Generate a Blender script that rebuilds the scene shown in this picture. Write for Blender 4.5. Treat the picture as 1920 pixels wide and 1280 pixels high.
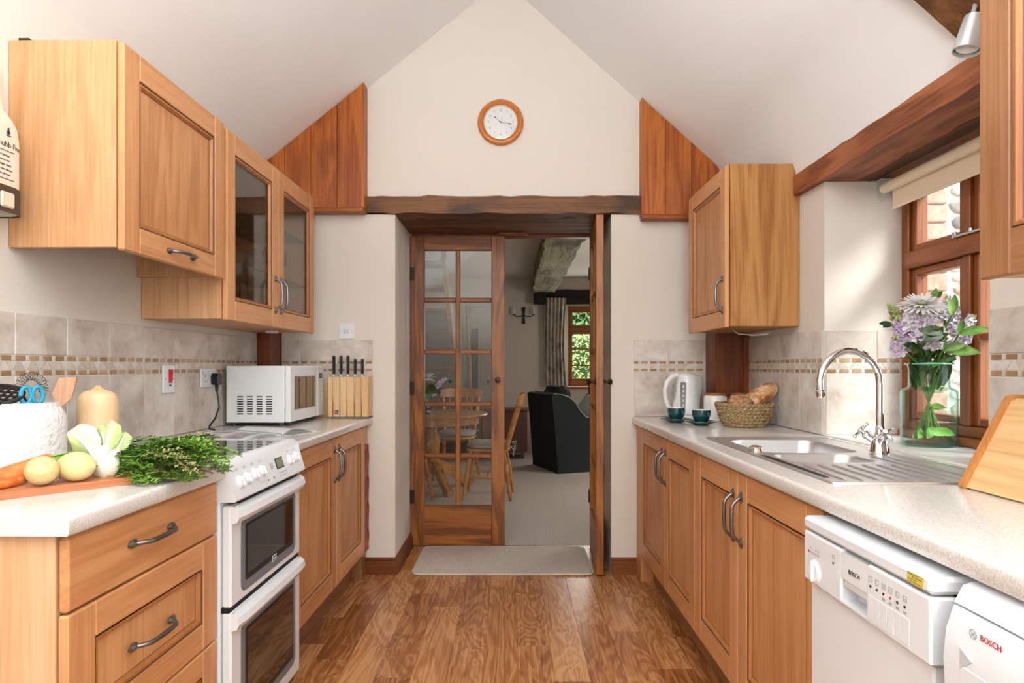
import bpy, math, random
from mathutils import Matrix, Vector
R = math.radians
PI = math.pi
SC = bpy.context.scene
COL = SC.collection
for _o in list(bpy.data.objects):
    bpy.data.objects.remove(_o)

# ------------------------------------------------------------------ camera
F = 1210.0
CAMZ = 1.197
cam_d = bpy.data.cameras.new('camera')
cam = bpy.data.objects.new('camera', cam_d)
COL.objects.link(cam)
cam.location = (0, 0, CAMZ)
cam.rotation_euler = (PI / 2, 0, 0)
cam_d.sensor_width = 36
cam_d.lens = 36 * F / 1920
cam_d.shift_y = 48 / 1920
cam_d.clip_start = 0.05
SC.camera = cam
# ------------------------------------------------------------------ world, sun, lamps, exposure
world = bpy.data.worlds.new('sky')
SC.world = world
world.use_nodes = True
bg = world.node_tree.nodes['Background']
bg.inputs[0].default_value = (0.93, 0.97, 1.0, 1)
bg.inputs[1].default_value = 2.7


def lamp(name, kind, loc, energy, color=(1, 1, 1), rot=None, to=None, **kw):
    d = bpy.data.lights.new(name, kind)
    d.energy = energy
    d.color = color
    for k, v in kw.items():
        setattr(d, k, v)
    o = bpy.data.objects.new(name, d)
    COL.objects.link(o)
    o.location = loc
    if to is not None:
        o.rotation_euler = (Vector(to)).to_track_quat('-Z', 'Y').to_euler()
    return o


lamp('sun', 'SUN', (6, -4, 6), 4.0, (1.0, 0.98, 0.95), to=(-0.62, 0.50, -0.60), angle=R(20))
# fill lamp added at the unseen rear opening
lamp('rear_fill', 'AREA', (0.62, -1.55, 1.15), 14, (0.95, 0.975, 1.0), to=(-.15, 1, 0.10), shape='RECTANGLE', size=.9, size_y=1.9)
# unseen fill lamp added behind the camera, aimed up to brighten the vault
lamp('bounce_fill', 'AREA', (-0.1, -0.25, 1.55), 122, (0.90, 0.95, 1.0), to=(0, -0.06, 1), shape='DISK', size=0.5)
lamp('living_window_daylight', 'AREA', (1.15, 8.86, 1.5), 9, (1.0, 0.98, 0.95), to=(-0.25, -1, -0.2), shape='RECTANGLE', size=0.85, size_y=1.0)  # area lamp added just inside the far window, adding to its daylight
lamp('living_side_fill', 'AREA', (2.35, 6.2, 1.45), 15, (1.0, 0.95, 0.88), to=(-1, -0.1, -0.15), shape='RECTANGLE', size=0.9, size_y=1.1)  # fill lamp added at the unseen side of the living room
SC.view_settings.view_transform = 'Standard'
SC.view_settings.look = 'None'
SC.view_settings.gamma = 1
SC.view_settings.use_curve_mapping = False
SC.view_settings.exposure = 0.37
try:
    SC.cycles.use_denoising = True
    SC.cycles.max_bounces = 10
    SC.cycles.transparent_max_bounces = 24
    SC.cycles.caustics_reflective = False
    SC.cycles.sample_clamp_indirect = 6
except Exception:
    pass


# ------------------------------------------------------------------ helpers
def lin(c):
    c = c / 255.0
    return c / 12.92 if c <= 0.04045 else ((c + 0.055) / 1.055) ** 2.4


def rgb(t):
    return (lin(t[0]), lin(t[1]), lin(t[2]), 1)


def at(px, py, Y):
    return Vector(((px - 960) * Y / F, Y, CAMZ + (688 - py) * Y / F))


class MB:
    def __init__(s):
        s.v, s.f, s.mi = [], [], []
        s.T = None

    def add(s, vs, fs, mi=0):
        n = len(s.v)
        if s.T is not None:
            vs = [s.T @ Vector(v) for v in vs]
        s.v += [tuple(v) for v in vs]
        s.f += [tuple(i + n for i in f) for f in fs]
        s.mi += [mi] * len(fs)

    def box(s, x0, x1, y0, y1, z0, z1, b=0.0, mi=0):
        x0, x1 = min(x0, x1), max(x0, x1)
        y0, y1 = min(y0, y1), max(y0, y1)
        z0, z1 = min(z0, z1), max(z0, z1)
        lo, hi = (x0, y0, z0), (x1, y1, z1)
        if b <= 0:
            vs = [(lo[0] if i & 1 == 0 else hi[0], lo[1] if i & 2 == 0 else hi[1], lo[2] if i & 4 == 0 else hi[2]) for i in range(8)]
            fs = [(0, 2, 3, 1), (4, 5, 7, 6), (0, 1, 5, 4), (2, 6, 7, 3), (0, 4, 6, 2), (1, 3, 7, 5)]
            s.add(vs, fs, mi)
            return s
        b = min(b, (x1 - x0) * .49, (y1 - y0) * .49, (z1 - z0) * .49)
        vs = []
        for i in range(8):
            for a in range(3):
                p = []
                for k in range(3):
                    neg = (i >> k) & 1 == 0
                    e = lo[k] if neg else hi[k]
                    if k != a:
                        e += b if neg else -b
                    p.append(e)
                vs.append(tuple(p))
        fs = []
        for a in range(3):
            u, w = (a + 1) % 3, (a + 2) % 3
            for sg in (0, 1):
                base = sg << a
                q = [base, base | 1 << u, base | 1 << u | 1 << w, base | 1 << w]
                q = [c * 3 + a for c in q]
                fs.append(tuple(q if sg else q[::-1]))
            # edges along axis a
            for su in (0, 1):
                for sw in (0, 1):
                    c0 = su << u | sw << w
                    c1 = c0 | 1 << a
                    q = [c0 * 3 + u, c1 * 3 + u, c1 * 3 + w, c0 * 3 + w]
                    fs.append(tuple(q if su != sw else q[::-1]))
        for i in range(8):
            q = (i * 3, i * 3 + 1, i * 3 + 2)
            par = bin(i).count('1') % 2
            fs.append(q if par else q[::-1])
        s.add(vs, fs, mi)
        return s

    def prism(s, poly, a0, a1, axis='Y', mi=0):
        def P(p, a):
            if axis == 'Y':
                return (p[0], a, p[1])
            if axis == 'X':
                return (a, p[0], p[1])
            return (p[0], p[1], a)
        n = len(poly)
        vs = [P(p, a0) for p in poly] + [P(p, a1) for p in poly]
        fs = [tuple(range(n)), tuple(range(2 * n - 1, n - 1, -1))]
        for i in range(n):
            j = (i + 1) % n
            fs.append((i, i + n, j + n, j))
        s.add(vs, fs, mi)
        return s

    def lathe(s, prof, seg=24, c=(0, 0, 0), axis='Z', mi=0, sx=1.0, sy=1.0, jit=None):
        def P(r, z, t):
            x, y = r * math.cos(t) * sx, r * math.sin(t) * sy
            if axis == 'Z':
                return (c[0] + x, c[1] + y, c[2] + z)
            if axis == 'X':
                return (c[0] + z, c[1] + x, c[2] + y)
            return (c[0] + y, c[1] + z, c[2] + x)
        vs, rings = [], []
        for (r, z) in prof:
            if r < 1e-6:
                rings.append([len(vs)])
                vs.append(P(0, z, 0))
            else:
                rings.append(list(range(len(vs), len(vs) + seg)))
                for k in range(seg):
                    t = 2 * PI * k / seg
                    rr = r * (jit(t, z) if jit else 1)
                    vs.append(P(rr, z, t))
        fs = []
        for a, b in zip(rings, rings[1:]):
            for k in range(seg):
                k2 = (k + 1) % seg
                if len(a) == 1 and len(b) == 1:
                    continue
                if len(a) == 1:
                    fs.append((a[0], b[k2], b[k]))
                elif len(b) == 1:
                    fs.append((a[k], a[k2], b[0]))
                else:
                    fs.append((a[k], a[k2], b[k2], b[k]))
        s.add(vs, fs, mi)
        return s

    def tube(s, pts, r, seg=8, mi=0, closed=False, flat=1.0):
        pts = [Vector(p) for p in pts]
        n = len(pts)
        rs = r if isinstance(r, (list, tuple)) else [r] * n
        vs, fs = [], []
        up = None
        for i, p in enumerate(pts):
            if closed:
                d = pts[(i + 1) % n] - pts[i - 1]
            else:
                d = pts[min(i + 1, n - 1)] - pts[max(i - 1, 0)]
            d.normalize()
            if up is None:
                up = Vector((0, 0, 1)) if abs(d.z) < .9 else Vector((1, 0, 0))
            a = d.cross(up)
            if a.length < 1e-5:
                a = d.orthogonal()
            a.normalize()
            b = a.cross(d).normalized()
            up = b
            for k in range(seg):
                t = 2 * PI * k / seg
                vs.append(p + a * (math.cos(t) * rs[i]) + b * (math.sin(t) * rs[i] * flat))
        m = n if closed else n - 1
        for i in range(m):
            j = (i + 1) % n
            for k in range(seg):
                k2 = (k + 1) % seg
                fs.append((i * seg + k, i * seg + k2, j * seg + k2, j * seg + k))
        if not closed:
            fs.append(tuple(range(seg))[::-1])
            fs.append(tuple((n - 1) * seg + k for k in range(seg)))
        s.add(vs, fs, mi)
        return s

    def ball(s, c, r, seg=14, rings=8, mi=0, sc=(1, 1, 1)):
        prof = [(math.sin(PI * i / rings) * r, -math.cos(PI * i / rings) * r) for i in range(rings + 1)]
        prof[0] = (0, -r)
        prof[-1] = (0, r)
        vs0 = MB()
        vs0.lathe(prof, seg)
        s.add([(c[0] + v[0] * sc[0], c[1] + v[1] * sc[1], c[2] + v[2] * sc[2]) for v in vs0.v], vs0.f, mi)
        return s

    def cyl(s, c, r, h, axis='Z', seg=20, mi=0, b=0.0):
        if b:
            prof = [(0, 0), (r - b, 0), (r, b), (r, h - b), (r - b, h), (0, h)]
        else:
            prof = [(0, 0), (r, 0), (r, h), (0, h)]
        return s.lathe(prof, seg, c, axis, mi)

    def mesh(s, name, mats, ang=35):
        import bmesh
        me = bpy.data.meshes.new(name)
        me.from_pydata(s.v, [], s.f)
        for m in (mats if isinstance(mats, (list, tuple)) else [mats]):
            me.materials.append(m)
        me.polygons.foreach_set('material_index', s.mi)
        bm = bmesh.new()
        bm.from_mesh(me)
        bmesh.ops.recalc_face_normals(bm, faces=bm.faces)
        bm.to_mesh(me)
        bm.free()
        me.shade_smooth()
        me.set_sharp_from_angle(angle=R(ang))
        return me

    def build(s, name, mats, parent=None, loc=None, ang=35):
        return put(name, s.mesh(name, mats, ang), parent, loc)


def put(name, me, parent=None, loc=None, rot=None, label=None, kind=None):
    o = bpy.data.objects.new(name, me)
    COL.objects.link(o)
    if parent is not None:
        o.parent = parent
    if loc is not None:
        o.location = loc
    if rot is not None:
        o.rotation_euler = rot
    if label:
        o['label'] = label
    if kind:
        o['kind'] = kind
    return o


def tag(o, label, cat, group=None, kind=None):
    o['label'] = label
    o['category'] = cat
    if group:
        o['group'] = group
    if kind:
        o['kind'] = kind
    return o


def thing(name, label, cat, loc=(0, 0, 0), rz=0.0, group=None):
    o = bpy.data.objects.new(name, None)
    COL.objects.link(o)
    o.empty_display_size = .05
    o.location = loc
    o.rotation_euler = (0, 0, rz)
    return tag(o, label, cat, group)


def struct(o):
    o['kind'] = 'structure'
    return o


def copy_tree(o, parent=None):
    c = o.copy()
    COL.objects.link(c)
    if parent is not None:
        c.parent = parent
    for ch in list(o.children):
        copy_tree(ch, c)
    return c


def text(body, size, mat, parent, loc, rot, name='lettering', ext=0.0003, ax='CENTER', sx=1.0, shear=0.0):
    cu = bpy.data.curves.new(name, 'FONT')
    cu.body = body
    cu.size = size
    cu.extrude = ext
    cu.align_x = ax
    cu.align_y = 'CENTER'
    cu.resolution_u = 3
    cu.shear = shear
    tmp = bpy.data.objects.new('tmp', cu)
    COL.objects.link(tmp)
    dg = bpy.context.evaluated_depsgraph_get()
    me = bpy.data.meshes.new_from_object(tmp.evaluated_get(dg))
    bpy.data.objects.remove(tmp)
    bpy.data.curves.remove(cu)
    me.name = name
    me.materials.clear()
    me.materials.append(mat)
    o = put(name, me, parent, loc, rot)
    o.scale = (sx, 1, 1)
    return o


LA, RA = -0.0165, 0.004


def XL(Y):
    return -1.404 + .0165 * (Y - 3.733)


def XR(Y):
    return 1.304 - .004 * (Y - 3.733)


def left(name, label, cat, s, z=0.0, d=0.0, group=None):
    return thing(name, label, cat, (XL(s) + d, s, z), LA, group)


def right(name, label, cat, s, z=0.0, d=0.0, group=None):
    return thing(name, label, cat, (XR(s) - d, s, z), PI + RA, group)


# ------------------------------------------------------------------ materials
def nt(name):
    m = bpy.data.materials.new(name)
    m.use_nodes = True
    t = m.node_tree
    b = t.nodes['Principled BSDF']
    return m, t, b


def N(t, kind, **kw):
    n = t.nodes.new(kind)
    for k, v in kw.items():
        if k.startswith('i_'):
            key = k[2:]
            key = int(key) if key.isdigit() else key.replace('_', ' ')
            n.inputs[key].default_value = v
        else:
            setattr(n, k, v)
    return n


def plain(name, c, rough=.5, metal=0.0, spec=.5, coat=0.0, emit=None, var=0.0, bump=0.0, bscale=60, sub=0.0):
    m, t, b = nt(name)
    b.inputs['Roughness'].default_value = rough
    b.inputs['Metallic'].default_value = metal
    b.inputs['Specular IOR Level'].default_value = spec
    b.inputs['Coat Weight'].default_value = coat
    L = t.links
    tc = N(t, 'ShaderNodeTexCoord')
    no = N(t, 'ShaderNodeTexNoise', i_Scale=bscale, i_Detail=4.0)
    L.new(tc.outputs['Object'], no.inputs['Vector'])
    c = rgb(c)
    if var:
        no2 = N(t, 'ShaderNodeTexNoise', i_Scale=bscale * .2, i_Detail=4.0)
        L.new(tc.outputs['Object'], no2.inputs['Vector'])
        rp = N(t, 'ShaderNodeValToRGB')
        rp.color_ramp.elements[0].position = .3
        rp.color_ramp.elements[1].position = .7
        rp.color_ramp.elements[0].color = [max(0, x * (1 - var)) for x in c[:3]] + [1]
        rp.color_ramp.elements[1].color = [min(1, x * (1 + var)) for x in c[:3]] + [1]
        L.new(no2.outputs[0], rp.inputs[0])
        L.new(rp.outputs[0], b.inputs['Base Color'])
    else:
        b.inputs['Base Color'].default_value = c
    if bump:
        bp = N(t, 'ShaderNodeBump', i_Strength=bump, i_Distance=.01)
        L.new(no.outputs[0], bp.inputs['Height'])
        L.new(bp.outputs[0], b.inputs['Normal'])
    if emit:
        b.inputs['Emission Color'].default_value = rgb(emit[0])
        b.inputs['Emission Strength'].default_value = emit[1]
    return m


def wood(name, dark, mid, light, axis='Z', rough=.42, sc=1.0, bump=.08, coat=0.0, ring=.35, rnd=.12, blot=0.0, blotc=(40, 30, 24), freq=26.0, along=.9):
    m, t, b = nt(name)
    L = t.links
    b.inputs['Roughness'].default_value = rough
    b.inputs['Coat Weight'].default_value = coat
    tc = N(t, 'ShaderNodeTexCoord')
    oi = N(t, 'ShaderNodeObjectInfo')
    off = N(t, 'ShaderNodeVectorMath', operation='SCALE')
    cmb = N(t, 'ShaderNodeCombineXYZ')
    for i in range(3):
        L.new(oi.outputs['Random'], cmb.inputs[i])
    L.new(cmb.outputs[0], off.inputs[0])
    off.inputs['Scale'].default_value = 37.0
    ad = N(t, 'ShaderNodeVectorMath', operation='ADD')
    L.new(tc.outputs['Object'], ad.inputs[0])
    L.new(off.outputs[0], ad.inputs[1])

    def mapped(across, along):
        mp = N(t, 'ShaderNodeMapping')
        v = [across, across, across]
        v['XYZ'.index(axis)] = along
        mp.inputs['Scale'].default_value = v
        L.new(ad.outputs[0], mp.inputs['Vector'])
        return mp
    m1 = mapped(7 * sc, along * sc)
    n1 = N(t, 'ShaderNodeTexNoise', i_Scale=1.0, i_Detail=3.0, i_Distortion=.8)
    L.new(m1.outputs[0], n1.inputs['Vector'])
    wv = N(t, 'ShaderNodeMath', operation='MULTIPLY', i_1=freq)
    L.new(n1.outputs[0], wv.inputs[0])
    sn = N(t, 'ShaderNodeMath', operation='SINE')
    L.new(wv.outputs[0], sn.inputs[0])
    m2 = mapped(110 * sc, 3.0 * sc)
    n2 = N(t, 'ShaderNodeTexNoise', i_Scale=1.0, i_Detail=5.0)
    L.new(m2.outputs[0], n2.inputs['Vector'])
    m3 = mapped(2.6 * sc, .8 * sc)
    n3 = N(t, 'ShaderNodeTexNoise', i_Scale=1.0, i_Detail=2.0)
    L.new(m3.outputs[0], n3.inputs['Vector'])
    # value = n3*.5 + n2*.5 + ring*sine
    a1 = N(t, 'ShaderNodeMath', operation='MULTIPLY', i_1=ring * .3)
    L.new(sn.outputs[0], a1.inputs[0])
    a2 = N(t, 'ShaderNodeMath', operation='MULTIPLY_ADD', i_1=.75)
    L.new(n2.outputs[0], a2.inputs[0])
    L.new(a1.outputs[0], a2.inputs[2])
    a3 = N(t, 'ShaderNodeMath', operation='MULTIPLY_ADD', i_1=.45)
    L.new(n3.outputs[0], a3.inputs[0])
    L.new(a2.outputs[0], a3.inputs[2])
    rr = N(t, 'ShaderNodeMath', operation='MULTIPLY_ADD', i_1=rnd * 2, i_2=-rnd - .1)
    L.new(oi.outputs['Random'], rr.inputs[0])
    a4 = N(t, 'ShaderNodeMath', operation='ADD')
    L.new(a3.outputs[0], a4.inputs[0])
    L.new(rr.outputs[0], a4.inputs[1])
    rp = N(t, 'ShaderNodeValToRGB')
    e = rp.color_ramp.elements
    e[0].position, e[0].color = .22, rgb(dark)
    e[1].position, e[1].color = .78, rgb(light)
    x = e.new(.5)
    x.color = rgb(mid)
    L.new(a4.outputs[0], rp.inputs[0])
    colr = rp.outputs[0]
    if blot:
        mb = mapped(5 * sc, 2.2 * sc)
        nb = N(t, 'ShaderNodeTexNoise', i_Scale=1.0, i_Detail=5.0)
        L.new(mb.outputs[0], nb.inputs['Vector'])
        r2 = N(t, 'ShaderNodeValToRGB')
        r2.color_ramp.elements[0].position = .52
        r2.color_ramp.elements[1].position = .66
        L.new(nb.outputs[0], r2.inputs[0])
        ml = N(t, 'ShaderNodeMath', operation='MULTIPLY', i_1=blot)
        L.new(r2.outputs[0], ml.inputs[0])
        mx = N(t, 'ShaderNodeMixRGB')
        mx.inputs[2].default_value = rgb(blotc)
        L.new(ml.outputs[0], mx.inputs[0])
        L.new(colr, mx.inputs[1])
        colr = mx.outputs[0]
    L.new(colr, b.inputs['Base Color'])
    if bump:
        bp = N(t, 'ShaderNodeBump', i_Strength=bump, i_Distance=.004)
        L.new(a2.outputs[0], bp.inputs['Height'])
        L.new(bp.outputs[0], b.inputs['Normal'])
    return m


def mottled(name, cols, scale=8, rough=.4, rnd=.0, bump=0.0, detail=8.0, coat=0.0, spec=.5):
    """stone, glazed tile, laminate: several noises through a ramp"""
    m, t, b = nt(name)
    L = t.links
    b.inputs['Roughness'].default_value = rough
    b.inputs['Coat Weight'].default_value = coat
    b.inputs['Specular IOR Level'].default_value = spec
    tc = N(t, 'ShaderNodeTexCoord')
    oi = N(t, 'ShaderNodeObjectInfo')
    sc = N(t, 'ShaderNodeMath', operation='MULTIPLY', i_1=91.0)
    L.new(oi.outputs['Random'], sc.inputs[0])
    cmb = N(t, 'ShaderNodeCombineXYZ')
    for i in range(3):
        L.new(sc.outputs[0], cmb.inputs[i])
    ad = N(t, 'ShaderNodeVectorMath', operation='ADD')
    L.new(tc.outputs['Object'], ad.inputs[0])
    L.new(cmb.outputs[0], ad.inputs[1])
    n = N(t, 'ShaderNodeTexNoise', i_Scale=scale, i_Detail=detail, i_Roughness=.62, i_Distortion=.3)
    L.new(ad.outputs[0], n.inputs['Vector'])
    rr = N(t, 'ShaderNodeMath', operation='MULTIPLY_ADD', i_1=rnd * 2, i_2=-rnd)
    L.new(oi.outputs['Random'], rr.inputs[0])
    a4 = N(t, 'ShaderNodeMath', operation='ADD')
    L.new(n.outputs[0], a4.inputs[0])
    L.new(rr.outputs[0], a4.inputs[1])
    rp = N(t, 'ShaderNodeValToRGB')
    e = rp.color_ramp.elements
    k = len(cols)
    e[0].position, e[0].color = .3, rgb(cols[0])
    e[1].position, e[1].color = .7, rgb(cols[-1])
    for i in range(1, k - 1):
        x = e.new(.3 + .4 * i / (k - 1))
        x.color = rgb(cols[i])
    L.new(a4.outputs[0], rp.inputs[0])
    L.new(rp.outputs[0], b.inputs['Base Color'])
    if bump:
        bp = N(t, 'ShaderNodeBump', i_Strength=bump, i_Distance=.01)
        L.new(n.outputs[0], bp.inputs['Height'])
        L.new(bp.outputs[0], b.inputs['Normal'])
    return m


def pane(name, tint=(1, 1, 1), ior=1.5, edge=None):
    """clear sheet glass: see-through with a Fresnel mirror reflection"""
    m = bpy.data.materials.new(name)
    m.use_nodes = True
    t = m.node_tree
    t.nodes.clear()
    out = N(t, 'ShaderNodeOutputMaterial')
    mx = N(t, 'ShaderNodeMixShader')
    tr = N(t, 'ShaderNodeBsdfTransparent')
    gl = N(t, 'ShaderNodeBsdfGlossy', i_Roughness=0.02)
    lf = N(t, 'ShaderNodeLayerWeight', i_Blend=.5)
    pw = N(t, 'ShaderNodeMath', operation='POWER', i_1=5.0)
    f0 = ((ior - 1) / (ior + 1)) ** 2
    fr = N(t, 'ShaderNodeMath', operation='MULTIPLY_ADD', i_1=1 - f0, i_2=f0)
    t.links.new(lf.outputs['Facing'], pw.inputs[0])
    t.links.new(pw.outputs[0], fr.inputs[0])
    tr.inputs[0].default_value = (*tint, 1)
    if edge:
        lw = N(t, 'ShaderNodeLayerWeight', i_Blend=.35)
        mc = N(t, 'ShaderNodeMixRGB')
        mc.inputs[1].default_value = (*tint, 1)
        mc.inputs[2].default_value = (*edge, 1)
        t.links.new(lw.outputs['Facing'], mc.inputs[0])
        t.links.new(mc.outputs[0], tr.inputs[0])
    t.links.new(fr.outputs[0], mx.inputs[0])
    t.links.new(tr.outputs[0], mx.inputs[1])
    t.links.new(gl.outputs[0], mx.inputs[2])
    t.links.new(mx.outputs[0], out.inputs[0])
    return m


BE = ((186, 126, 78), (203, 145, 95), (214, 159, 110))
W_V = wood('honey_wood_upright', *BE, axis='Z', ring=.3, bump=.05)
W_H = wood('honey_wood_across', *BE, axis='Y', ring=.3, bump=.05)
W_P = wood('honey_wood_panel', (178, 120, 72), (197, 139, 88), (208, 153, 103), axis='Z', ring=.5, bump=.05, blot=.12, blotc=(120, 60, 30))
W_G = plain('wood_glaze', (96, 54, 26), .6)
W_M = wood('honey_wood_bead', (150, 92, 46), (176, 116, 64), (192, 134, 82), axis='Z', ring=.2, bump=.03)
W_SIDE = wood('oak_veneer', (188, 136, 90), (206, 157, 112), (216, 173, 132), axis='Z', sc=1.2, ring=.22, bump=.03)
W_PIN = wood('stained_pine', (138, 66, 14), (172, 92, 28), (192, 112, 42), axis='Z', ring=.55, bump=.05, blot=.25, blotc=(82, 36, 16))
W_PINH = wood('stained_pine_across', (116, 54, 12), (146, 74, 22), (166, 94, 36), axis='X', ring=.4, bump=.05)
W_POST = wood('dark_stained_pine', (92, 40, 10), (118, 56, 16), (138, 72, 24), axis='Z', ring=.4, bump=.05)
W_BEAM = wood('old_oak_beam', (56, 32, 14), (104, 66, 32), (132, 88, 48), axis='X', ring=.3, bump=.5, rough=.6, blot=.75, blotc=(38, 28, 24))
W_BEAMY = wood('old_oak_lintel', (104, 52, 24), (150, 86, 50), (174, 108, 70), axis='Y', ring=.5, bump=.4, rough=.55, blot=.3, blotc=(70, 40, 30))
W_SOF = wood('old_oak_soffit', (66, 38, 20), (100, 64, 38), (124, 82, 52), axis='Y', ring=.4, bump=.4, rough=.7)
W_DOOR = wood('fir_door_upright', (112, 60, 16), (150, 88, 30), (170, 108, 44), axis='Z', ring=.7, bump=.06, rough=.4)
W_DOORH = wood('fir_door_across', (106, 56, 14), (142, 80, 26), (162, 100, 40), axis='X', ring=.7, bump=.06, rough=.4)
W_WIN = wood('mahogany_window_upright', (112, 54, 18), (142, 76, 32), (160, 94, 46), axis='Z', ring=.3, bump=.04, rough=.4)
W_WINH = wood('mahogany_window_across', (112, 54, 18), (144, 78, 34), (162, 96, 48), axis='Y', ring=.3, bump=.04, rough=.4)
W_SKIRT = wood('skirting_wood', (88, 42, 14), (114, 60, 22), (132, 74, 32), axis='X', ring=.3, bump=.03, rough=.4)
W_FLOOR = wood('vinyl_oak_plank', (132, 78, 40), (176, 116, 68), (208, 154, 102), axis='Y', sc=1.1, ring=.42, freq=70.0, along=1.1, bump=.06, rough=.27, rnd=.17, blot=.14, blotc=(96, 52, 26))
W_PLINTH = wood('plinth_wood', (120, 78, 44), (146, 100, 60), (164, 118, 76), axis='Y', ring=.3, bump=.03)
W_BLOCK = wood('pale_beech_block', (205, 160, 108), (222, 182, 130), (234, 200, 152), axis='Z', ring=.3, bump=.02)
W_BOARD = wood('cherry_board', (166, 92, 56), (194, 124, 84), (210, 146, 106), axis='X', ring=.5, bump=.04)
W_BIN = wood('birch_ply', (206, 160, 104), (224, 184, 130), (234, 200, 150), axis='Y', ring=.3, bump=.02)
W_BINE = wood('varnished_edge', (160, 98, 46), (190, 126, 66), (206, 146, 86), axis='Z', ring=.3, bump=.02, rough=.3)
W_TABLE = wood('varnished_pine_table', (150, 92, 40), (184, 124, 62), (206, 150, 86), axis='X', ring=.4, bump=.02, rough=.25)
W_CLOCK = wood('clock_wood', (166, 88, 30), (196, 112, 44), (210, 132, 62), axis='X', ring=.2, bump=.02, rough=.3)
W_SPAT = wood('spatula_wood', (168, 116, 84), (196, 150, 118), (214, 174, 144), axis='Z', ring=.4, bump=.02)
W_STAIR = wood('stair_pine', (120, 84, 58), (150, 110, 80), (170, 130, 98), axis='X', ring=.3, bump=.02)
BEAM_LR = wood('limewashed_beam', (92, 78, 52), (150, 142, 108), (182, 178, 146), axis='Y', ring=.3, bump=.8, rough=.8, blot=.7, blotc=(70, 58, 40))
PLASTER = plain('plaster_paint', (226, 218, 207), .85, spec=.25, bump=.06, bscale=9, var=.012)
PLASTER_C = plain('ceiling_paint', (246, 244, 242), .85, spec=.25, bump=.06, bscale=7, var=.012)
PLASTER_LR = plain('living_room_paint', (206, 196, 182), .9, spec=.2, bump=.06, bscale=9)
TILE = mottled('travertine_tile', ((180, 164, 149), (205, 193, 181), (217, 209, 200), (230, 225, 219)), 8, .35, rnd=.05, bump=.03)
GROUT = plain('grout', (222, 214, 204), .8)
MOS_B = mottled('mosaic_brown', ((150, 116, 82), (174, 140, 104), (188, 158, 124)), 30, .4, rnd=.22)
MOS_L = mottled('mosaic_light', ((198, 186, 172), (212, 203, 192), (224, 216, 206)), 30, .4, rnd=.2)
WORKTOP = mottled('speckled_laminate', ((190, 184, 176), (218, 213, 206), (226, 221, 215), (240, 237, 233)), 300, .16, detail=2.0, coat=.15)
WHITE = plain('white_enamel', (234, 238, 241), .25, coat=.2)
WHITE_M = plain('white_plastic', (230, 234, 237), .4)
WHITE_D = plain('grey_white_plastic', (214, 214, 214), .4)
OFFWH = plain('matt_white_ceramic', (240, 239, 236), .55, bump=.9, bscale=70)
BLACKG = plain('black_glass', (14, 13, 13), .04, spec=.7, coat=.4)
OVENG = plain('oven_glass', (26, 19, 16), .05, spec=.8, coat=.5)
GREYB = plain('grey_glass_border', (116, 120, 128), .3)
BLACK = plain('black_plastic', (22, 22, 24), .4)
SLOT = plain('dark_slot', (16, 15, 15), .8)
GREYP = plain('grey_print', (150, 152, 155), .6)
LGREYS = plain('light_grey_shade', (196, 198, 200), .6)
DKPRINT = plain('dark_print', (44, 42, 42), .6)
RED = plain('red_plastic', (196, 24, 28), .4)
REDPRINT = plain('red_print', (206, 52, 48), .5)
LCD = plain('lcd_display', (120, 126, 100), .3)
PEWTER = plain('pewter_metal', (132, 132, 134), .32, metal=1.0, bump=.1, bscale=60)
IRON = plain('black_iron', (26, 24, 23), .5, metal=.4)
BRONZE = plain('bronze_knob', (62, 50, 40), .4, metal=.8)
CHROME = plain('chrome', (226, 226, 228), .07, metal=1.0)
STEEL = plain('brushed_steel', (222, 223, 225), .36, metal=.88, bump=.02, bscale=200)
STEELD = plain('steel_groove', (120, 118, 116), .35, metal=1.0)
ALU = plain('satin_aluminium', (206, 206, 206), .4, metal=.7)
YELLOW = plain('yellow_sticker', (214, 196, 92), .5)
GLASS = pane('clear_window_glass', (.98, .99, .985), 1.45)
GLASSC = pane('cabinet_glass', (.82, .83, .83), 1.6)
GLASSV = pane('green_vase_glass', (.98, .995, .99), 1.3, edge=(.66, .90, .83))
WATER = pane('vase_water', (.985, .997, .99), 1.1)
WINEG = pane('thin_wine_glass', (.92, .93, .94), 1.5, edge=(.7, .72, .74))
TERRA = mottled('terracotta', ((128, 66, 44), (156, 88, 62), (178, 110, 84)), 25, .8, bump=.2)
TEAL = plain('teal_glaze', (18, 70, 72), .15, coat=.4)
CERAM = plain('white_glaze', (240, 240, 236), .15, coat=.3)
CARPET = mottled('grey_carpet', ((172, 162, 150), (194, 184, 173), (212, 204, 194)), 120, .95, detail=3.0, bump=.5, spec=.1)
RUG = mottled('flecked_rug', ((172, 160, 146), (206, 194, 180), (226, 217, 205)), 170, .95, detail=3.0, bump=.5, spec=.1)
RUGEDGE = plain('rug_binding', (208, 196, 180), .9)
BLINDM = plain('cream_blind', (246, 228, 200), .8, spec=.2)
SOFA = plain('dark_green_fabric', (42, 47, 45), .85, spec=.2, bump=.2, bscale=300)
PIPING = plain('sage_piping', (158, 164, 154), .8)
GREYCUSH = plain('grey_cushion_fabric', (112, 110, 108), .9, bump=.2, bscale=200)
CANEC = plain('pale_seat_cushion', (170, 166, 160), .9, var=.15, bscale=60)
PANELP = plain('grey_green_paint', (150, 146, 134), .6)
PANELB = plain('blue_grey_paint', (120, 122, 124), .6)

# ================================================================== SETTING
RND = random.Random(7)
D0, D1 = 3.733, 4.337          # kitchen face and far face of the cross wall
AX, AZ, SLL, SLR = -.0544, 3.4366, .805, .895


def ceil_z(x):
    return AZ - (SLL * (AX - x) if x < AX else SLR * (x - AX))


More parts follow.
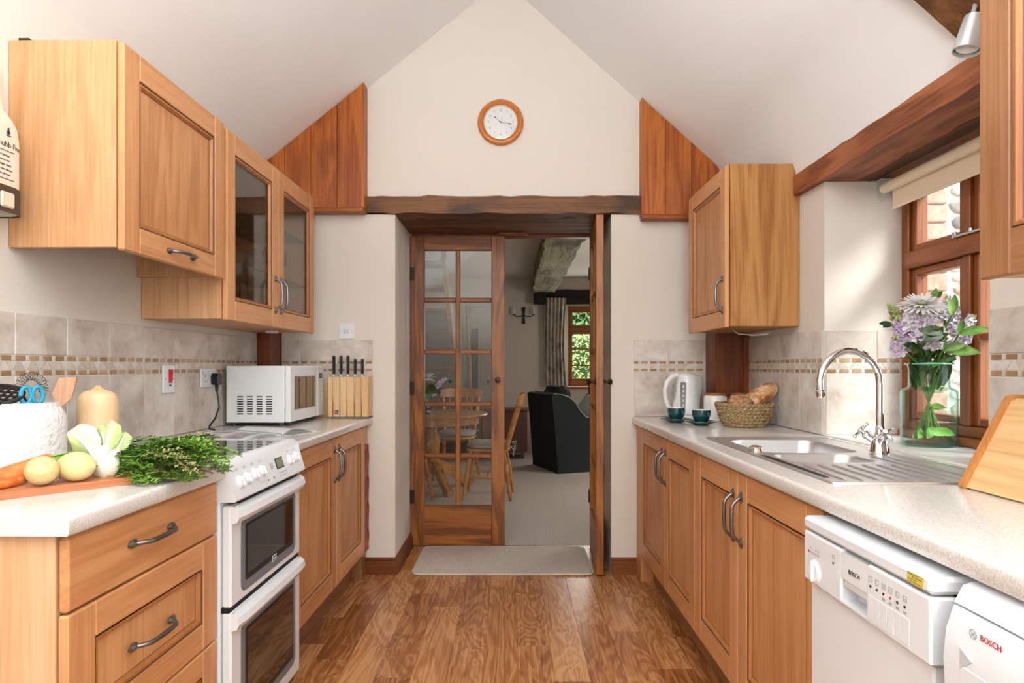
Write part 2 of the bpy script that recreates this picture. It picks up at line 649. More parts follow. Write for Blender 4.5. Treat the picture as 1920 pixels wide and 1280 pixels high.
# floor with its vinyl planks
m = MB().box(-1.75, 1.75, -1.6, D1, -.1, -.004)
floor = struct(m.build('floor', plain('floor_screed', (84, 56, 36), .7)))
pl_cache = {}
pw = .139
for k in range(-8, 7):
    x0 = .025 + pw * k
    if x0 < -.98 or x0 > .86:
        continue
    y = .3 + RND.random() * .5
    while y < D1 - .01:
        L_ = RND.choice([.3, .46, .62, .62, .8, .95])
        y1 = min(y + L_, D1)
        ln = y1 - y
        if .02 < D1 - y1 < .15:
            y1 = D1
            ln = y1 - y
        key = round(ln, 3)
        if key not in pl_cache:
            pl_cache[key] = MB().box(0, pw - .0008, 0, ln - .0008, -.004, 0, .0005).mesh('plank', W_FLOOR)
        put('plank', pl_cache[key], floor, (x0, y, 0))
        y = y1

# long walls
m = MB().box(-.2, 0, -1.6, D1 + .05, -.1, 2.75)
wall_left = struct(m.build('wall_left', PLASTER, loc=(XL(0), 0, 0)))
wall_left.rotation_euler = (0, 0, LA)
WY0, WY1, WZ1 = 1.771, 2.703, 1.975
m = MB()
m.box(0, .36, -1.6, WY0, -.1, 2.75)
m.box(0, .36, WY1, D1 + .05, -.1, 2.75)
m.box(0, .36, WY0, WY1, -.1, .905)
m.box(0, .36, WY0, WY1, 2.03, 2.75)
wall_right = struct(m.build('wall_right', PLASTER, loc=(XR(0), 0, 0)))
wall_right.rotation_euler = (0, 0, RA)
MB().box(.0, .335, WY0 + .001, WY1 - .001, .905, .914, .003).build('window_sill', plain('white_sill', (240, 239, 236), .3, coat=.2), wall_right)

# cross wall with the doorway, gable above
OX0, OX1 = -.676, .574
m = MB()
m.box(-1.7, OX0, D0, D1, -.1, 2.079)
m.box(OX1, 1.7, D0, D1, -.1, 2.079)
m.box(-1.7, -1.22, D0, D1, 2.079, 2.184)
m.box(.80, 1.7, D0, D1, 2.079, 2.184)
m.prism([(-1.7, 2.184), (1.7, 2.184), (1.7, 2.4), (AX, 3.55), (-1.7, 2.4)], D0, D1, 'Y')
wall_back = struct(m.build('wall_back', PLASTER))

# vaulted ceiling
m = MB().prism([(AX, AZ), (-1.75, ceil_z(-1.75)), (-1.75, ceil_z(-1.75) + .12), (AX, AZ + .12)], -1.6, D0 + .05, 'Y')
struct(m.build('ceiling_left', PLASTER_C))
m = MB().prism([(AX, AZ), (1.12, ceil_z(1.12)), (1.17, ceil_z(1.17) - .006), (1.22, 2.225), (1.26, 2.158), (1.285, 2.09), (1.2965, 2.045), (1.34, 2.045), (1.42, ceil_z(1.40) + .12), (AX, AZ + .12)], -1.6, D0 + .05, 'Y')
struct(m.build('ceiling_right', PLASTER_C, ang=60))
# rear wall behind the camera, with an unseen opening added to let fill light in
m = MB()
m.box(-1.8, .1, -1.75, -1.6, -.1, 3.6)
m.box(1.05, 1.8, -1.75, -1.6, -.1, 3.6)
m.box(.1, 1.05, -1.75, -1.6, 2.12, 3.6)
m.box(.1, 1.05, -1.75, -1.6, -.1, .12)
struct(m.build('wall_rear', PLASTER))


def rough_bar(m, axis, a0, a1, u0, u1, w0, w1, n=14, amp=.006, seed=1, mi=0):
    """a hewn timber along X or Y: cross-section corners wander a little"""
    r = random.Random(seed)
    vs, fs = [], []
    for i in range(n + 1):
        a = a0 + (a1 - a0) * i / n
        e = [[u0, w0], [u1, w0], [u1, w1], [u0, w1]]
        for q in e:
            uu, ww = q[0] + r.uniform(-amp, amp), q[1] + r.uniform(-amp, amp)
            vs.append((a, uu, ww) if axis == 'X' else (uu, a, ww))
    for i in range(n):
        for k in range(4):
            k2 = (k + 1) % 4
            fs.append((i * 4 + k, i * 4 + k2, i * 4 + 4 + k2, i * 4 + 4 + k))
    fs.append((0, 1, 2, 3))
    fs.append((n * 4 + 3, n * 4 + 2, n * 4 + 1, n * 4))
    m.add(vs, fs, mi)


# beam over the doorway: dark hewn front, board soffit behind
m = MB()
rough_bar(m, 'X', -1.22, .80, D0 - .018, D0 + .12, 2.083, 2.182, 30, .006, 3)
beam = struct(m.build('trim_1', W_BEAM, ang=50))
for k in range(4):
    MB().box(-.80, .66, D0 + .118 + k * .112, D0 + .226 + k * .112, 2.083, 2.12, .003).build('plank', W_BEAM, beam)
MB().box(-.09, .1, D0 + .50, D0 + .555, 2.066, 2.082, .003).build('plank', W_POST, beam)
# lintel over the kitchen window
m = MB()
rough_bar(m, 'Y', 1.35, 2.925, -.034, .13, 1.972, 2.060, 22, .0032, 5)
lint = struct(m.build('trim_2', W_BEAMY, loc=(XR(0), 0, 0), ang=50))
lint.rotation_euler = (0, 0, RA)
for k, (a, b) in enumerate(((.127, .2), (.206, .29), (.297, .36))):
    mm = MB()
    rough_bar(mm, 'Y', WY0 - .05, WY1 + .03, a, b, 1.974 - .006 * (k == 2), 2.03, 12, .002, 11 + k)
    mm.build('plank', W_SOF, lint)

# stained pine boxing in the two upper corners
for nm, yf, xs, zb, side in (('trim_3', 3.646, (-1.404, -1.2836, -1.137, -.988, -.836), 2.10, -1),
                             ('trim_4', 3.665, (.736, .872, 1.0197, 1.171, 1.301), 2.062, 1)):
    m = MB()
    e0, e1 = xs[0], xs[-1]
    zf = [(e0, zb), (e1, zb), (e1, ceil_z(e1) - .002), (e0, ceil_z(e0) - .002)]
    if side < 0:
        zf[1], zf[2] = (e1 - .013, zb), (e1 - .013, ceil_z(e1) - .012)
    else:
        zf[0], zf[3] = (e0 + .013, zb), (e0 + .013, ceil_z(e0) - .013)
    m.prism(zf, yf + .016, D0 - .001, 'Y')
    bx = struct(m.build(nm, plain('board_shadow_gap', (40, 20, 10), .9) if side < 0 else bpy.data.materials['board_shadow_gap']))
    xa, xb = (e1 - .0125, e1) if side < 0 else (e0, e0 + .0125)
    mm = MB()
    mm.prism([(xa, zb), (xb, zb), (xb, ceil_z(xb) - .003), (xa, ceil_z(xa) - .003)], yf + .0158, D0 - .001, 'Y')
    mm.build('side_board', W_PIN, bx)
    for a, b in zip(xs, xs[1:]):
        mm = MB()
        z0, z1 = ceil_z(a) - .003, ceil_z(b) - .003
        a_, b_ = a + (.0016 if a != e0 else 0), b - (.0016 if b != e1 else 0)
        mm.prism([(a_, zb), (b_, zb), (b_, z1), (a_, z0)], yf, yf + .0155, 'Y')
        mm.build('plank', W_PIN, bx)
    MB().box(e0, e1, yf - .012, D0 - .02, zb - .028, zb - .001, .004).build('bottom_board', W_PINH, bx)

# corner posts
m = MB().box(.0, .075, 3.552, D0 - .001, .912, 2.068, .003)
o = struct(m.build('trim_5', W_POST, loc=(XL(0) + .0005, 0, 0)))
o.location.x = XL(3.64) - .0
o.data.transform(Matrix.Identity(4))
m = MB().box(1.12, 1.302, 3.552, D0 - .001, .912, 2.03, .004)
pr = struct(m.build('trim_6', W_POST))
MB().box(1.27, 1.3015, 3.535, 3.552, .912, 1.37, .002).build('cover_strip', W_POST, pr)

# ------------------------------------------------------------------ tiles
tcache = {}
PITCH = .2125


def mapL(s0, s1, z0, z1, t0, t1):
    return (t0, t1, s0, s1, z0, z1)


def mapB(s0, s1, z0, z1, t0, t1):
    return (s0, s1, D0 - t1, D0 - t0, z0, z1)


def mapR(s0, s1, z0, z1, t0, t1):
    return (-t1, -t0, s0, s1, z0, z1)


def mapV(s0, s1, z0, z1, t0, t1):
    return (s0, s1, WY1 - t1, WY1 - t0, z0, z1)


def piece(mp, parent, name, mat, s0, s1, z0, z1, t0, t1, b):
    bx = mp(s0, s1, z0, z1, t0, t1)
    c = [(bx[0] + bx[1]) / 2, (bx[2] + bx[3]) / 2, (bx[4] + bx[5]) / 2]
    key = (mp.__name__, name, mat.name, round(s1 - s0, 4), round(z1 - z0, 4))
    if key not in tcache:
        tcache[key] = MB().box(bx[0] - c[0], bx[1] - c[0], bx[2] - c[1], bx[3] - c[1], bx[4] - c[2], bx[5] - c[2], b).mesh(name, mat)
    put(name, tcache[key], parent, c)


trap = {}


def tile_field(mp, parent, s0, s1, anchor, zt=1.354, zb=.912):
    MB().box(*mp(s0, s1, zb, zt, .0002, .0045)).build('grout', GROUT, parent)
    k0 = math.floor((s0 - anchor) / PITCH)
    k1 = math.ceil((s1 - anchor) / PITCH)
    g = .0017
    for k in range(k0, k1):
        a, b = max(s0, anchor + k * PITCH), min(s1, anchor + (k + 1) * PITCH)
        if b - a < .012:
            continue
        piece(mp, parent, 'tile', TILE, a + g, b - g, zb + .001, 1.170, .001, .007, .0015)
        piece(mp, parent, 'tile', TILE, a + g, b - g, 1.2335, zt, .001, .007, .0015)
        for q in range(4):
            ma = anchor + k * PITCH + q * PITCH / 4 + .004
            mb_ = ma + .037
            a2, b2 = max(s0, ma), min(s1, mb_)
            if b2 - a2 > .008:
                for z in (1.1725, 1.2165):
                    piece(mp, parent, 'mosaic_tile', MOS_B, a2, b2, z, z + .0145, .001, .0068, .0008)
            # small light blocks between and the wedge row
            c0, c1 = ma + .0395, ma + .0505
            if c0 > s0 and c1 < s1:
                for z in (1.1725, 1.2165):
                    piece(mp, parent, 'mosaic_block', MOS_L, c0, c1, z, z + .0145, .001, .0062, .0008)
            for h in range(2):
                w0 = ma + h * PITCH / 8
                w1 = w0 + PITCH / 8 - .002
                if w0 < s0 or w1 > s1:
                    continue
                up = h
                key = (mp.__name__, up)
                if key not in trap:
                    d = PITCH / 8 * .32
                    u0, u1 = (-.0133 - d, .0133 + d) if up else (-.0133 + d, .0133 - d)
                    l0, l1 = (-.0133 + d, .0133 - d) if up else (-.0133 - d, .0133 + d)
                    mm = MB()
                    pts = [(l0 + .001, -.0122), (l1 - .001, -.0122), (u1 - .001, .0122), (u0 + .001, .0122)]
                    if mp in (mapB, mapV):
                        mm.prism(pts, -.0027, .0027, 'Y')
                    else:
                        mm.prism(pts, -.0027, .0027, 'X')
                    trap[key] = mm.mesh('mosaic_wedge', MOS_L)
                bx = mp((w0 + w1) / 2, (w0 + w1) / 2, 1.2018, 1.2018, .0037, .0037)
                put('mosaic_wedge', trap[key], parent, (bx[0], bx[2], bx[4]))


tile_field(mapL, wall_left, 1.05, 3.549, 2.067)
tile_field(mapB, wall_back, -1.325, -.802, -1.2217 - PITCH)
tile_field(mapB, wall_back, .706, 1.118, .901 - PITCH)
tile_field(mapR, wall_right, WY1 + .001, 3.549, 2.709)
tile_field(mapR, wall_right, 1.0, WY0 - .001, 1.771 - PITCH)
tile_field(mapV, wall_right, .004, .325, .004, 1.349, .9145)

# ------------------------------------------------------------------ skirting boards
SK = [(0, 0), (.018, 0), (.018, .072), (.013, .078), (.015, .088), (.006, .098), (0, .098)]
m = MB().prism([(D0 - p[0], p[1]) for p in SK], -.86, OX0 + .0, 'X')
m2 = MB()
m.prism([(OX0 + p[0], p[1]) for p in SK], D0 - .016, D1 - .06, 'Y')
struct(m.build('baseboard_left', W_SKIRT))
m = MB().prism([(D0 - p[0], p[1]) for p in SK], OX1, .79, 'X')
struct(m.build('baseboard_right', W_SKIRT))

# ------------------------------------------------------------------ kitchen window
win = bpy.data.objects.new('window_1', MB().box(.325, .395, WY0 + .002, WY0 + .05, .946, 1.972, .003).mesh('window_1', W_WIN))
COL.objects.link(win)
win.location = (XR(0), 0, 0)
win.rotation_euler = (0, 0, RA)
struct(win)
fx0, fx1 = .322, .395


def wpart(nm, mat, *b, bev=.003):
    return MB().box(*b, bev).build(nm, mat, win)


wpart('jamb', W_WIN, fx0, fx1, WY1 - .05, WY1 - .002, .946, 1.972)
wpart('head_rail', W_WINH, fx0, fx1, WY0 + .05, WY1 - .05, 1.925, 1.972)
wpart('bottom_rail', W_WINH, fx0, fx1, WY0 + .05, WY1 - .05, .946, .985)
wpart('sill_board', W_WINH, .285, .40, WY0 + .004, WY1 - .03, .9145, .945, bev=.006)
wpart('transom', W_WINH, .298, fx1, WY0 + .05, WY1 - .05, 1.60, 1.665, bev=.008)
for yy in (2.30, 1.985):
    wpart('mullion', W_WIN, fx0, fx1, yy, yy + .042, .985, 1.60)
    wpart('mullion', W_WIN, fx0, fx1, yy, yy + .042, 1.665, 1.925)
for i, (a, b) in enumerate(((2.342, 2.653), (2.027, 2.30), (1.821, 1.985))):
    for j, (c, d) in enumerate(((.985, 1.60), (1.665, 1.925))):
        f = .03
        mm = MB()
        x0, x1 = .335, .385
        mm.box(x0, x1, a + .001, a + f, c + .001, d - .001, .004)
        mm.box(x0, x1, b - f, b - .001, c + .001, d - .001, .004)
        mm.box(x0, x1, a + f, b - f, c + .001, c + f, .004, 1)
        mm.box(x0, x1, a + f, b - f, d - f, d - .001, .004, 1)
        if i == 1 and j == 0:
            mm.box(x0 + .006, x1 - .006, a + f, b - f, 1.294, 1.316, .004, 1)
        s_ = mm.build('sash', [W_WIN, W_WINH], win)
        MB().box(.358, .362, a + f, b - f, c + f, d - f).build('pane', GLASS, s_)
m = MB().box(.30, .318, 2.20, 2.36, 1.668, 1.676, .002).box(.304, .314, 2.35, 2.37, 1.668, 1.69, .002).cyl((.309, 2.28, 1.676), .005, .012, seg=10)
m.build('casement_stay', ALU, win)

# outside: sunlit rubble wall with brick quoins, ground
wx = struct(MB().box(2.3, 6.5, 4.26, 4.6, -.3, 4.2).build('wall_outside', plain('white_pointing', (196, 193, 187), .9, bump=.4, bscale=30)))
ST = [mottled('garden_stone_%s' % n, c, 14, .9, rnd=.12, bump=.4) for n, c in (
    ('grey', ((122, 121, 120), (150, 148, 144), (172, 169, 164))), ('buff', ((140, 128, 112), (166, 154, 138), (186, 176, 164))), ('pale', ((168, 166, 162), (188, 186, 181), (202, 200, 195))))]
QB = mottled('quoin_brick', ((140, 106, 90), (164, 128, 110), (182, 150, 134)), 20, .9, rnd=.15, bump=.3)


def stone_mesh(w, h, t, mat, seed):
    r = random.Random(seed)
    n = 9
    vs, fs = [], []
    for lay, (k, dep) in enumerate(((1, 0), (1, t * .6), (.8, t))):
        for i in range(n):
            a = 2 * PI * i / n
            ca, sa = math.cos(a), math.sin(a)
            q = 1 / max(abs(ca), abs(sa)) ** .8
            rr = k * q * (1 + random.Random(seed * 31 + i).uniform(-.10, .06))
            vs.append((ca * rr * w / 2, -dep, sa * rr * h / 2))
    for l in range(2):
        for i in range(n):
            j = (i + 1) % n
            fs.append((l * n + i, l * n + j, l * n + n + j, l * n + n + i))
    fs.append(tuple(2 * n + i for i in range(n)))
    return MB_from(vs, fs).mesh('stone', mat, 50)


def MB_from(vs, fs):
    q = MB()
    q.add(vs, fs)
    return q


z = .45
row = 0
while z < 3.0:
    h = RND.uniform(.105, .125)
    w = .22 if row % 2 else .14
    MB().box(2.86 - w, 2.862, 4.235, 4.27, z, z + h - .012, .008).build('brick', QB, wx)
    MB().box(2.58, 2.86 - w - .01, 4.238, 4.27, z, z + h - .012, .008).build('brick', QB, wx)
    z += h
    row += 1
z = .5
k = 0
while z < 2.75:
    h = RND.uniform(.06, .12)
    x = 2.875 + RND.uniform(0, .03)
    while x < 3.65:
        w = RND.uniform(.10, .26)
        put('stone', stone_mesh(w * .96, h * .86, .03, ST[RND.randrange(3)], k), wx, (x + w / 2, 4.26, z + h / 2))
        x += w + .012
        k += 1
    z += h + .008
struct(MB().box(1.7, 9, -6, 4.3, -.45, -.3).build('ground', plain('yard_paving', (190, 186, 178), .9)))

# ------------------------------------------------------------------ glazed double doors
doorh = 2.055
pane_me = MB().box(-.1, .1, -.002, .002, -.157, .157).mesh('pane', GLASS)


def leaf(name, w, loc, rz):
    m = MB()
    t = .022
    s = .088
    m.box(0, s, -t, t, 0, doorh, .003, 0)
    m.box(w - s, w, -t, t, 0, doorh, .003, 0)
    m.box(s, w - s, -t, t, doorh - .092, doorh, .002, 1)
    m.box(s, w - s, -t, t, 0, .262, .002, 1)
    gx0, gx1, gz0, gz1 = s, w - s, .262, doorh - .092
    mw = .030
    cx = (gx0 + gx1) / 2
    m.box(cx - mw / 2, cx + mw / 2, -t * .8, t * .8, gz0, gz1, .005, 0)
    ph = (gz1 - gz0 + mw) / 5
    for k in range(1, 5):
        zc = gz0 + k * ph - mw / 2
        m.box(gx0, cx - mw / 2, -t * .8, t * .8, zc - mw / 2, zc + mw / 2, .005, 1)
        m.box(cx + mw / 2, gx1, -t * .8, t * .8, zc - mw / 2, zc + mw / 2, .005, 1)
    o = m.build(name, [W_DOOR, W_DOORH], None, loc)
    o.rotation_euler = (0, 0, rz)
    struct(o)
    pwid = (gx1 - gx0 - mw) / 2
    for k in range(5):
        for c in (gx0 + pwid / 2, gx1 - pwid / 2):
            p = put('pane', pane_me, o, (c, 0, gz0 + k * ph + (ph - mw) / 2))
            p.scale = (pwid / .2, 1, (ph - mw) / .314)
    for sg in (-1, 1):
        prof = [(0, 0), (.018, 0), (.018, .004), (.008, .008), (.007, .026), (.014, .032), (.018, .042), (.014, .051), (0, .054)]
        q = MB()
        q.lathe([(r, z * sg) for r, z in prof], 18, (0, 0, 0), 'Y')
        q.build('knob', BRONZE, o, (w - .044, t * sg, 1.10))
    for zz in (.28, 1.0, 1.76):
        MB().cyl((0, 0, 0), .007, .09, seg=10).box(-.004, .028, -.003, .003, 0, .09).build('hinge', BRONZE, o, (-.004, -t - .001, zz))
    return o


leaf('door_1', .622, (-.671, 4.312, .012), 0)
dv = Vector((-.04, -.642))
leaf('door_2', .640, (.541, 4.318, .012), math.atan2(dv.y, dv.x))
# frame posts and head of the doorway
m = MB().box(-.712, -.680, 4.275, 4.36, 0, 2.076, .004).box(.578, .606, 4.275, 4.36, 0, 2.076, .004)
m = MB()
m.box(-.7135, -.6775, 4.272, 4.375, 0, 2.078, .004)
fr = struct(m.build('trim_7', W_POST))
MB().box(.5755, .61, 4.272, 4.375, 0, 2.078, .004).build('jamb', W_POST, fr)
MB().box(-.677, .575, 4.34, 4.40, 2.07, 2.10, .003).build('head', W_POST, fr)

# ================================================================== LIVING ROOM BEYOND
LX0, LX1, FY, LH = -2.3, 2.45, 8.94, 2.42
struct(MB().box(LX0, LX1, D1 - .005, FY, -.1, .0).build('floor_carpet', CARPET))
struct(MB().box(LX0, LX1, D1, FY, LH, LH + .1).build('ceiling_living', plain('living_ceiling_paint', (222, 216, 206), .9)))
struct(MB().box(LX0 - .1, LX0, D1, FY, -.1, LH).build('wall_living_left', PLASTER_LR))
m = MB()
m.box(LX1, LX1 + .1, D1, 5.7, -.1, LH)
m.box(LX1, LX1 + .1, 6.7, FY, -.1, LH)
m.box(LX1, LX1 + .1, 5.7, 6.7, -.1, .9)
m.box(LX1, LX1 + .1, 5.7, 6.7, 2.0, LH)
struct(m.build('wall_living_right', PLASTER_LR))  # has an unseen side opening, assumed for the fill light
m = MB()
m.box(LX0, -1.7, D1, D1 + .04, 0, LH)
m.box(-1.7, -.72, D1 + .001, D1 + .02, 0, LH)
m.box(.62, LX1, D1 + .001, D1 + .02, 0, LH)
m.box(-.72, .62, D1 + .07, D1 + .09, 2.11, LH)
struct(m.build('wall_living_near', PLASTER_LR))
X0, X1, Z0, Z1 = .775, 1.62, .93, 2.06
m = MB()
m.box(LX0, X0, FY, FY + .45, -.1, LH + .1)
m.box(X1, LX1, FY, FY + .45, -.1, LH + .1)
m.box(X0, X1, FY, FY + .45, -.1, Z0)
m.box(X0, X1, FY, FY + .45, Z1, LH + .1)
struct(m.build('wall_far', PLASTER_LR))
# window_2
yw = FY + .25
m = MB().box(X0 + .002, X0 + .05, yw, yw + .07, Z0, Z1, .004)
w2 = struct(m.build('window_2', W_WIN))
MB().box(X1 - .05, X1 - .002, yw, yw + .07, Z0, Z1, .004).build('jamb', W_WIN, w2)
MB().box(X0 + .05, X1 - .05, yw, yw + .07, Z1 - .05, Z1 - .002, .004).build('head_rail', W_PINH, w2)
MB().box(X0 + .05, X1 - .05, yw - .02, yw + .07, Z0 + .002, Z0 + .07, .004).build('bottom_rail', W_PINH, w2)
MB().box(X0 + .05, X1 - .05, yw, yw + .07, 1.70, 1.76, .004).build('transom', W_PINH, w2)
MB().box(1.17, 1.22, yw, yw + .07, Z0 + .07, Z1 - .05, .004).build('mullion', W_WIN, w2)
for a, b in ((X0 + .05, 1.17), (1.22, X1 - .05)):
    for c, d in ((Z0 + .07, 1.70), (1.76, Z1 - .05)):
        f = .035
        q = MB()
        q.box(a, a + f, yw + .01, yw + .06, c, d, .004)
        q.box(b - f, b, yw + .01, yw + .06, c, d, .004)
        q.box(a + f, b - f, yw + .01, yw + .06, c, c + f, .004, 1)
        q.box(a + f, b - f, yw + .01, yw + .06, d - f, d, .004, 1)
        if d < 1.75:
            for zz in (1.21, 1.445):
                q.box(a + f, b - f, yw + .02, yw + .05, zz, zz + .018, .003, 1)
        s_ = q.build('sash', [W_WIN, W_PINH], w2)
        MB().box(a + f, b - f, yw + .034, yw + .038, c + f, d - f).build('pane', GLASS, s_)
MB().box(X0 - .05, X1 + .03, FY - .04, yw, Z0 - .03, Z0 - .001, .005).build('window_sill', W_WINH, w2)
# dark lintel, ceiling beam
m = MB()
rough_bar(m, 'X', .30, 2.2, FY - .06, FY + .02, 2.065, 2.26, 12, .006, 21)
l2 = struct(m.build('trim_8', plain('black_oak', (34, 26, 22), .8, bump=.4, bscale=20)))
m = MB()
rough_bar(m, 'Y', D1 + .1, FY - .07, .272, .585, 2.215, 2.425, 24, .012, 22)
struct(m.build('trim_9', BEAM_LR, ang=50))
m = MB().box(.30, .46, FY - .16, FY - .061, 2.055, 2.213, .006)
m.build('bearing_block', l2.data.materials[0], l2)
# garden seen through the living room window
m = MB()
r = random.Random(5)
for i in range(9000):
    c = Vector((r.uniform(-.4, 3.4), r.uniform(11.0, 11.35), r.uniform(.2, 1.78)))
    a = Vector((r.uniform(-1, 1), r.uniform(-1, 1), r.uniform(-1, 1))).normalized() * .03
    b = a.orthogonal().normalized() * .016
    m.add([c - a, c + b, c + a, c - b], [(0, 1, 2, 3)])
LEAFH = mottled('hedge_leaf', ((146, 174, 92), (192, 212, 134), (230, 236, 192)), 30, .5, detail=3)
hd = m.build('hedge', LEAFH)
tag(hd, 'clipped green hedge outside the living room window', 'hedge', kind='stuff')
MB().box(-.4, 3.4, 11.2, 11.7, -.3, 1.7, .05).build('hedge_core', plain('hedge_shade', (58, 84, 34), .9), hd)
m = MB()
for i in range(9000):
    c = Vector((r.gauss(1.8, .6), r.uniform(14, 15.5), r.gauss(2.6, .5)))
    a = Vector((r.uniform(-1, 1), r.uniform(-1, 1), r.uniform(-1, 1))).normalized() * .075
    b = a.orthogonal().normalized() * .05
    m.add([c - a, c + b, c + a, c - b], [(0, 1, 2, 3)])
tr = thing('garden_tree', 'leafy garden tree beyond the hedge, seen through the top pane', 'tree', (0, 0, 0))
q = m.build('foliage', mottled('tree_leaf', ((60, 104, 56), (110, 150, 90), (160, 190, 130)), 20, .6, detail=3), tr)
q['kind'] = 'stuff'
MB().tube([(1.9, 14.7, -.3), (1.85, 14.7, 1.6), (1.95, 14.7, 3.2)], [.16, .13, .07], 8).build('trunk', plain('bark', (84, 70, 56), .9), tr)
struct(MB().box(-6, 8, FY + .5, 20, -.4, -.3).build('ground_garden', plain('lawn', (110, 140, 70), .9)))

# ================================================================== KITCHEN UNITS
# local frame of a unit: x = out of the wall, y = along it, z = up
def handle_mesh():
    m = MB()
    L_ = .072
    for sg in (-1, 1):
        q = MB()
        q.lathe([(0, 0), (.0125, 0), (.0125, .003), (.008, .006), (.005, .010), (0, .011)], 14, (0, 0, 0), 'X')
        # rosette stretched along the door, finial beyond it
        m.add([(v[0], v[1] * .8, sg * L_ + v[2] * 1.35) for v in q.v], q.f)
    pts, rs = [], []
    for i in range(17):
        u = -1 + 2 * i / 16
        e = abs(u)
        x = .030 - .026 * max(0, (e - .62) / .38) ** 1.6
        pts.append((x + .002 * math.cos(u * 3), 0, u * L_ * (1 if e < .62 else 1)))
        rs.append(.0052 + .0012 * (1 - e))
    m.tube(pts, rs, 10)
    return m.mesh('handle', PEWTER, 45)


HANDLE = handle_mesh()


def add_handle(parent, x, y, z, horiz=False, big=1.0):
    o = put('handle', HANDLE, parent, (x, y, z), (PI / 2, 0, 0) if horiz else None, label='dark pewter bow handle')
    o.scale = (1, 1, big)
    return o


def framed(name, parent, x0, y0, y1, z0, z1, t=.021, fr=.072, glass=False, flat=False, handle=None, big=1.0, fr_z=None):
    """frame-and-panel front; x0 = its back face"""
    m = MB()
    if flat:
        m.box(x0, x0 + t, y0, y1, z0, z1, .006, 1)
        d = m.build(name, [W_V, W_H], parent)
    else:
        fz = fr_z or fr
        m.box(x0, x0 + t, y0, y0 + fr, z0, z1, .004, 0)
        m.box(x0, x0 + t, y1 - fr, y1, z0, z1, .004, 0)
        m.box(x0 + .0003, x0 + t - .0003, y0 + fr - .001, y1 - fr + .001, z0, z0 + fz, .004, 1)
        m.box(x0 + .0003, x0 + t - .0003, y0 + fr - .001, y1 - fr + .001, z1 - fz, z1, .004, 1)
        a, b, c, e = y0 + fr, y1 - fr, z0 + fz, z1 - fz
        d = m.build(name, [W_V, W_H], parent)
        # bead moulding inside the frame, with darker glaze in its quirks
        q = MB()
        g, w = .0025, .013
        xf, xb = x0 + t - .004, x0 + t - .013
        for (p, xo, inn, xi, mi) in ((0, x0 + t - .0012, g, xf - .002, 1), (g, xf, g + w * .55, x0 + t - .0035, 0), (g + w * .55, x0 + t - .0035, g + w, xb, 0), (g + w, xb, g + w + .003, xb - .002, 1)):
            o = [(a + p, c + p), (b - p, c + p), (b - p, e - p), (a + p, e - p)]
            i_ = [(a + inn, c + inn), (b - inn, c + inn), (b - inn, e - inn), (a + inn, e - inn)]
            vs = [(xo, *v) for v in o] + [(xi, *v) for v in i_]
            q.add(vs, [(k, (k + 1) % 4, (k + 1) % 4 + 4, k + 4) for k in range(4)], mi)
        q.build('bead', [W_M, W_G], d)
        w += .002
        if glass:
            MB().box(xb - .006, xb - .002, a + .004, b - .004, c + .004, e - .004).build('pane', GLASSC, d)
        else:
            pm = MB().box(xb - .008, xb - .001, a + w, b - w, c + w, e - w, .001)
            pm.build('panel', W_P, d)
            jw = (b - a) * .42
            MB().box(xb - .002, xb - .0007, a + jw, a + jw + .0012, c + w, e - w).build('panel_joint', W_M, d)
    if handle:
        add_handle(d, x0 + t, handle[0], handle[1], handle[2], big)
    return d


def carcass(root, d, y0, y1, z0, z1, t=.018, front_open=True, name='carcass', mat=None):
    m = MB()
    m.box(.002, d, y0, y0 + t, z0, z1, .001)
    m.box(.002, d, y1 - t, y1, z0, z1, .001)
    m.box(.002, d, y0 + t, y1 - t, z0, z0 + t)
    m.box(.002, d, y0 + t, y1 - t, z1 - t, z1)
    m.box(.002, .010, y0 + t, y1 - t, z0 + t, z1 - t)
    return m.build(name, mat or W_SIDE, root)


# --- wall units, left
s0, s1 = 1.838, 2.462
c = left('wall_cabinet', 'extractor wall cabinet with horizontal handle, beside the fire blanket', 'cabinet', s0)
m = MB()
m.box(.002, .310, 0, .018, 1.538, 2.128, .001)
m.box(.002, .310, s1 - s0 - .018, s1 - s0, 1.538, 2.128, .001)
m.box(.002, .310, .018, s1 - s0 - .018, 2.11, 2.128)
m.box(.002, .310, .018, s1 - s0 - .018, 1.70, 1.718)
m.build('carcass', W_SIDE, c)
framed('door', c, .312, .001, s1 - s0 - .003, 1.530, 2.122, handle=(.31, 1.570, True), fr=.078, fr_z=.08)
MB().box(.05, .30, .05, .57, 1.69, 1.70).build('extractor_grille', ALU, c)
MB().box(.03, .06, .0, .012, 2.128, 2.134).build('bracket', BRONZE, c)

s0, s1 = 2.478, 3.515
g = left('glazed_wall_cabinet', 'glass-fronted double wall cabinet above the microwave', 'cabinet', s0)
w = s1 - s0
carcass(g, .310, 0, w, 1.383, 2.118)
hw = w / 2
framed('door', g, .312, .002, hw - .0015, 1.378, 2.114, glass=True, handle=(hw - .034, 1.530, False), fr=.070, fr_z=.082)
framed('door', g, .312, hw + .0015, w - .002, 1.378, 2.114, glass=True, handle=(hw + .034, 1.530, False), fr=.070, fr_z=.082)
for z in (1.625, 1.865):
    MB().box(.015, .29, .02, w - .02, z, z + .006, .001).build('glass_shelf', pane('shelf_glass', (.86, .92, .90), 1.5, edge=(.5, .62, .58)), g)
MB().cyl((.17, .86, 1.372), .032, .011, b=.002).build('under_lamp', WHITE_M, g)
WG = [(0, 0), (.032, 0), (.033, .002), (.006, .006), (.004, .012), (.004, .07), (.012, .078), (.034, .10), (.038, .125), (.033, .165), (.0315, .165), (.036, .125), (.031, .101), (.008, .08), (0, .079)]
